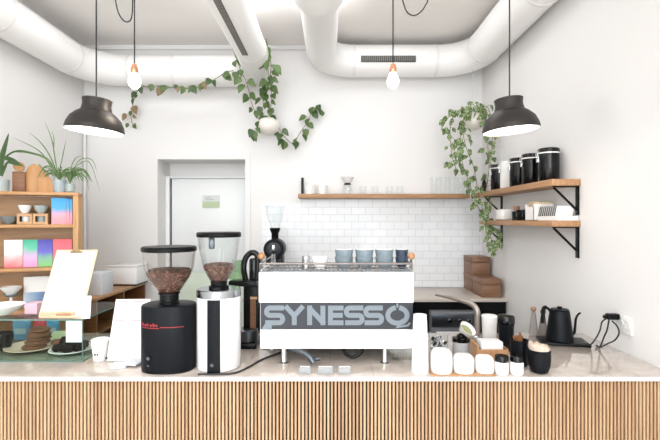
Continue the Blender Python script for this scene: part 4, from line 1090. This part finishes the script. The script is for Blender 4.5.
# tray and upturned cups
t = thing('wooden_tray', 'slim wooden tray under the three upturned white cups', 'tray', CP(463, 2.142))
M().box(-.165, .792-X(463, 2.142), -.047, .047, 0, .006, bev=.002).build('tray_base', m_knob, t)
for px, r_, h_, lab in ((441.3, .0515, .11, 'largest upturned white cup, left on the wooden tray'), (463.2, .05, .083, 'middle upturned white cup on the wooden tray'), (484.2, .0455, .076, 'smallest upturned white cup, right on the wooden tray')):
    b = M(); b.lathe([(r_*.93, 0), (r_*.99, h_*.12), (r_*1.0, h_*.4), (r_*.99, h_*.68), (r_*.92, h_*.86), (r_*.76, h_*.97), (r_*.55, h_), (0, h_), (0, h_-.005), (r_*.5, h_-.005), (r_*.85, h_*.85), (r_*.94, h_*.5), (r_*.88, 0), (r_*.93, 0)], seg=36, power=2.4)
    tag(b.build('upturned_cup', m_cer, loc=CP(px, 2.146, CT+.007)), lab, 'cup', 'upturned white cups on the tray')
# patterned glass jar
t = thing('glass_jar', 'glass jar of crumpled grey and black wrappers behind the largest white cup', 'jar', CP(438.5, 2.36))
M().lathe([(0, 0), (.05, 0), (.052, .006), (.052, .13), (.048, .138), (.045, .138), (.048, .128), (.048, .006), (0, .006)], seg=28).build('jar_body', m_glass, t)
b = M(); rn = random.Random(5)
for i in range(60):
    a = rn.uniform(0, 2*PI); q = .036*math.sqrt(rn.random()); z = rn.uniform(.016, .115)
    tf = Matrix.Translation((q*math.cos(a), q*math.sin(a), z)) @ Euler((rn.random()*3, rn.random()*3, rn.random()*3)).to_matrix().to_4x4()
    b.box(-.009, .009, -.007, .007, -.003, .003, rn.choice((0, 1, 1, 2)), tf=tf)
b.build('wrappers', [m_black, m_steel, m_papers], t)
t = thing('storage_tin', 'small grey tin with black lid behind the middle white cup', 'tin', CP(461, 2.44))
M().lathe([(0, 0), (.044, 0), (.046, .004), (.046, .072), (0, .072)], seg=28).build('tin_body', m_papers, t)
M().lathe([(0, .0725), (.048, .0725), (.048, .092), (.02, .096), (.02, .104), (0, .104)], seg=28).build('lid', m_blackg, t)
b = M(); b.tube(smooth([(-.02, -.03, .095), (-.03, -.04, .11), (-.01, -.04, .12), (.02, -.03, .098)]), .007, 8); b.build('handle', m_blackg, t)
t = thing('tilted_cup', 'white bowl tipped forward on its steel stand, green inside, beside the tap', 'bowl', CP(466, 2.56), rot=(0, 0, 0))
b = M(); tf = Matrix.Translation((0, 0, .1)) @ Matrix.Rotation(.5, 4, 'Y') @ Matrix.Rotation(.55, 4, 'X')
b.lathe([(0, -.03), (.02, -.03), (.038, -.015), (.05, .022), (.047, .022), (.035, -.01), (.018, -.024), (0, -.024)], tf=tf, seg=28); b.build('bowl_body', m_cer, t)
b = M(); b.lathe([(0, -.016), (.03, -.014), (.039, .004), (0, .01)], tf=tf, seg=24); b.build('green_filling', m_sponge, t)
b = M(); b.lathe([(0, 0), (.035, 0), (.035, .006), (.006, .01), (.006, .07), (0, .07)], seg=20); b.build('stand', m_steel, t)
# wooden box with napkins
t = thing('napkin_box', 'open-topped wooden box holding napkins behind the small white cup', 'box', CP(489, 2.31))
b = M(); b.box(-.08, .08, -.055, .055, 0, .008); b.box(-.08, -.072, -.055, .055, .008, .1); b.box(.072, .08, -.055, .055, .008, .082); b.box(-.072, .072, -.055, -.047, .008, .078); b.box(-.072, .072, .047, .055, .008, .1)
b.build('box_body', m_knob, t)
o = M().box(-.056, .056, -.04, .04, 0, .104, bev=.003).build('napkin_stack', mat('napkin_paper', '#DAD9D8', .8, var=.05, stretch=(1, 1, 30)), loc=CP(489.5, 2.31, CT+.0095)); tag(o, 'stack of white napkins standing in the wooden box', 'napkins')
# tap
t = thing('swan_neck_tap', 'brushed steel swan-neck tap reaching back from the counter', 'tap', CP(477.2, 2.76))
b = M(); pts = smooth([(0, 0, 0), (0, 0, .12), (0, 0.0, .17), (-.012, .02, .2), (-.04, .05, .216), (-.075, .09, .222), (-.13, .2, .225), (-.185, .31, .222)], 6)
n = len(pts); b.tube(pts, [.018 if i < n*.45 else .018-.010*(i/n-.45)/.55 for i in range(n)], 14)
b.build('spout', mat('satin_nickel', '#A8A099', .42, .8, var=.04), t)
M().lathe([(0, 0), (.026, 0), (.026, .012), (.018, .02), (0, .02)], seg=24).build('collar', m_steel, t)
# white jug
t = thing('white_jug', 'tall white ceramic jug beside the black tumbler', 'jug', CP(489.3, 2.72))
M().lathe([(0, 0), (.038, 0), (.041, .006), (.046, .14), (.047, .148), (.043, .148), (.04, .1), (.036, .006), (0, .006)], seg=32).build('jug_body', m_cer, t)
M().lathe([(0, .1485), (.048, .1485), (.045, .156), (.02, .16), (0, .161)], seg=32).build('lid', m_cer, t)
# black tumbler
t = thing('travel_tumbler', 'tall black tumbler with a wider lid, behind the small jars', 'tumbler', CP(506, 2.52))
M().lathe([(0, 0), (.034, 0), (.037, .006), (.043, .15), (0, .15)], seg=32).build('tumbler_body', m_blackm, t)
M().lathe([(0, .1505), (.046, .1505), (.047, .157), (.047, .188), (.043, .197), (.03, .2), (0, .2)], seg=32).build('lid', m_blackg, t)
# canister with sticks
t = thing('stick_canister', 'black canister of cinnamon-coloured sticks between tumbler and paper bag', 'canister', CP(519.3, 2.26))
M().lathe([(0, 0), (.04, 0), (.043, .005), (.045, .13), (.042, .13), (.039, .01), (0, .01)], seg=28).build('canister_body', m_blackm, t)
b = M(); rn = random.Random(8)
for i in range(10):
    a = rn.uniform(0, 2*PI); q = rn.uniform(.0, .024)
    b.tube([(q*.5*math.cos(a), q*.5*math.sin(a), .02), (q*1.2*math.cos(a), q*1.2*math.sin(a), .135+rn.random()*.03)], .006, 7)
b.build('sticks', m_darkw, t)
# black pot with kraft bag
t = thing('sugar_pot', 'rounded black pot with a rolled kraft paper top', 'pot', CP(539.3, 2.15))
M().lathe([(0, 0), (.03, 0), (.042, .008), (.05, .035), (.053, .07), (.052, .112), (.048, .112), (.048, .07), (.04, .02), (0, .02)], seg=32).build('pot_body', m_blackm, t)
b = M(); prf = [(0, .03), (.044, .05), (.0465, .11), (.049, .122), (.046, .132), (.04, .135), (.036, .128), (.034, .118), (0, .115)]
b.lathe(prf, seg=28); rn = random.Random(4)
for v in b.v:
    if v.z > .115: k_ = 1+rn.uniform(-.08, .08); v.x *= k_; v.y *= k_; v.z += rn.uniform(-.006, .008)+v.x*-.15
b.build('kraft_bag', mat('crumpled_kraft', '#CDBBAA', .85, var=.12, bump=.4, bscale=60), t, ang=25)
# small jars
def sjar(px, lab):
    t = thing('small_jar', lab, 'jar', CP(px, 2.128), 0, 'small lidded jars')
    M().lathe([(0, .002), (.029, .0), (.0325, .006), (.0325, .052), (.029, .06), (0, .06)], seg=28).build('jar_content', m_cer, t)
    M().lathe([(0, .0605), (.029, .0605), (.0315, .064), (.0315, .084), (.029, .088), (0, .089)], seg=28).build('lid', m_blackg, t)
sjar(501.7, 'small white-filled jar with black lid, next to the wooden tray'); sjar(516.6, 'small white-filled jar with black lid, nearer the black pot')
m_darkw2 = wood('weathered_wood', '#A2826A', '#876850', 'z', 12)
# wooden-headed brushes
for px, hh, lab in ((533.5, .178, 'taller grey brush with round wooden head, left of the kettle'), (543, .16, 'shorter grey brush with round wooden head, next to the kettle')):
    t = thing('bench_brush', lab, 'brush', CP(px, 2.855), 0, 'grey brushes with wooden heads')
    M().lathe([(0, 0), (.029, 0), (.027, .03), (.015, hh-.05), (.011, hh-.03), (0, hh-.03)], seg=20).build('bristle_body', mat('grey_bristles', '#8D8683', .8, var=.15, stretch=(4, 4, .3)), t)
    b = M(); b.ball((0, 0, hh-.012), .018, seg=16); b.build('wooden_head', m_darkw2, t)
# kettle
t = thing('kettle_base', 'black electric kettle base plate at the right end of the counter', 'kettle base', (X(562, 2.66), 2.665, CT+.0005), math.radians(-12))
M().box(-.13, .14, -.085, .085, 0, .018, bev=.008).build('base_body', m_black, t)
b = M(); b.lathe([(0, .018), (.012, .018), (.012, .024), (0, .024)], (.115, -.05, 0), 18); b.build('dial', m_darksteel, t)
t = thing('gooseneck_kettle', 'matt black gooseneck kettle standing on its base plate', 'kettle', (X(560, 2.66), 2.665, CT+.0195))
M().lathe([(0, 0), (.074, 0), (.077, .004), (.076, .02), (.056, .17), (.054, .178), (0, .178)], seg=48).build('kettle_body', m_blackm, t)
M().lathe([(0, .1785), (.05, .1785), (.052, .182), (.05, .186), (.014, .189), (.014, .2), (0, .202)], seg=32).build('lid', m_blackm, t)
b = M(); b.tube(smooth([(-.05, 0, .165), (-.075, 0, .192), (-.095, 0, .19), (-.1, 0, .15), (-.103, 0, .1)], 6), [.008]*8+[.012]*17, 10); b.build('handle', m_black, t)
b = M(); b.tube(smooth([(.068, 0, .03), (.088, 0, .04), (.094, 0, .08), (.1, 0, .13), (.115, 0, .155), (.128, 0, .162)], 6), [.009-.004*i/30 for i in range(31)], 10); b.build('spout', m_blackm, t)
# socket, plug, cables
t = thing('wall_socket', 'white double wall socket on the right wall above the counter', 'socket', (XR, 2.465, 1.113))
M().box(-.012, -.001, -.06, .06, -.05, .05, bev=.004).build('face_plate', m_cer, t)
for yy in (-.028, .03):
    M().lathe([(.022, .0), (.024, .0), (.024, .004), (.022, .004)], tf=Matrix.Translation((-.012, yy, 0)) @ Matrix.Rotation(-PI/2, 4, 'Y'), seg=24).build('socket_ring', m_frame, t)
pl = P(612.5, 316.5, 2.51); pl.x = 1.6
t = thing('power_plug', 'black power plug and looping cables in the right wall socket', 'plug', pl)
b = M(); b.box(-.025, .045, -.02, .02, -.017, .017, bev=.009, seg=3); b.box(-.04, -.02, -.012, .012, -.012, .008, bev=.005); b.build('plug_body', m_black, t)
def rel(px, py, d): return P(px, py, d)-pl
cz = CT+.0045-pl.z
def flo(px, d): q = P(px, 0, d)-pl; q.z = cz; return q
b = M()
b.tube(smooth([rel(607, 318, 2.52), rel(602, 322, 2.54), rel(600, 330, 2.57), rel(596, 338, 2.59), flo(591, 2.62), flo(586, 2.63)], 6), .0042, 8); b.build('power_cable', m_cord, t)
b = M(); b.tube(smooth([rel(609, 320, 2.5), rel(607, 330, 2.53), rel(604, 337, 2.56), flo(600, 2.57), flo(596, 2.6)], 6), .0042, 8); b.build('power_cable', m_cord, t)
b = M(); b.tube(smooth([rel(612, 321, 2.49), rel(617, 326, 2.46), rel(619, 333, 2.44), rel(615, 340, 2.47), rel(608, 343.5, 2.52), flo(600, 2.55)], 6), .0042, 8); b.build('power_cable', m_cord, t)
# black cable on the counter left of the machine
b = M(); b.tube(smooth([(X(198, 2.105), 2.108, CT+.0055), (X(220, 2.105), 2.108, CT+.0055), (X(236, 2.13), 2.13, CT+.0055), (X(250, 2.22), 2.22, CT+.0055), (X(262, 2.33), 2.33, CT+.0055), (X(280, 2.45), 2.45, CT+.0055), (X(300, 2.6), 2.6, CT+.0055)], 8), .005, 8)
tag(b.build('power_cable', m_cord), 'black cable running along the counter from the white grinder to behind the machine', 'cable')
# door sign
t = thing('door_sign', 'small pale door sign with green lower half', 'sign', (X(211, 5.04), 5.0485, Z(201.5, 5.04)))
M().box(-.1, .1, -.004, 0, -.075, .075).build('sign_plate', mat('pale_sign', '#DADFDB', .4), t)
M().box(-.098, .098, -.0055, -.0042, -.07, .0).build('green_band', mat('sage_green', '#BCCBA6', .5), t)
b = M()
for i in range(2): b.box(-.07, .03-.03*i, -.006, -.0045, .02+.022*i, .03+.022*i)
b.build('sign_text', m_papers, t)
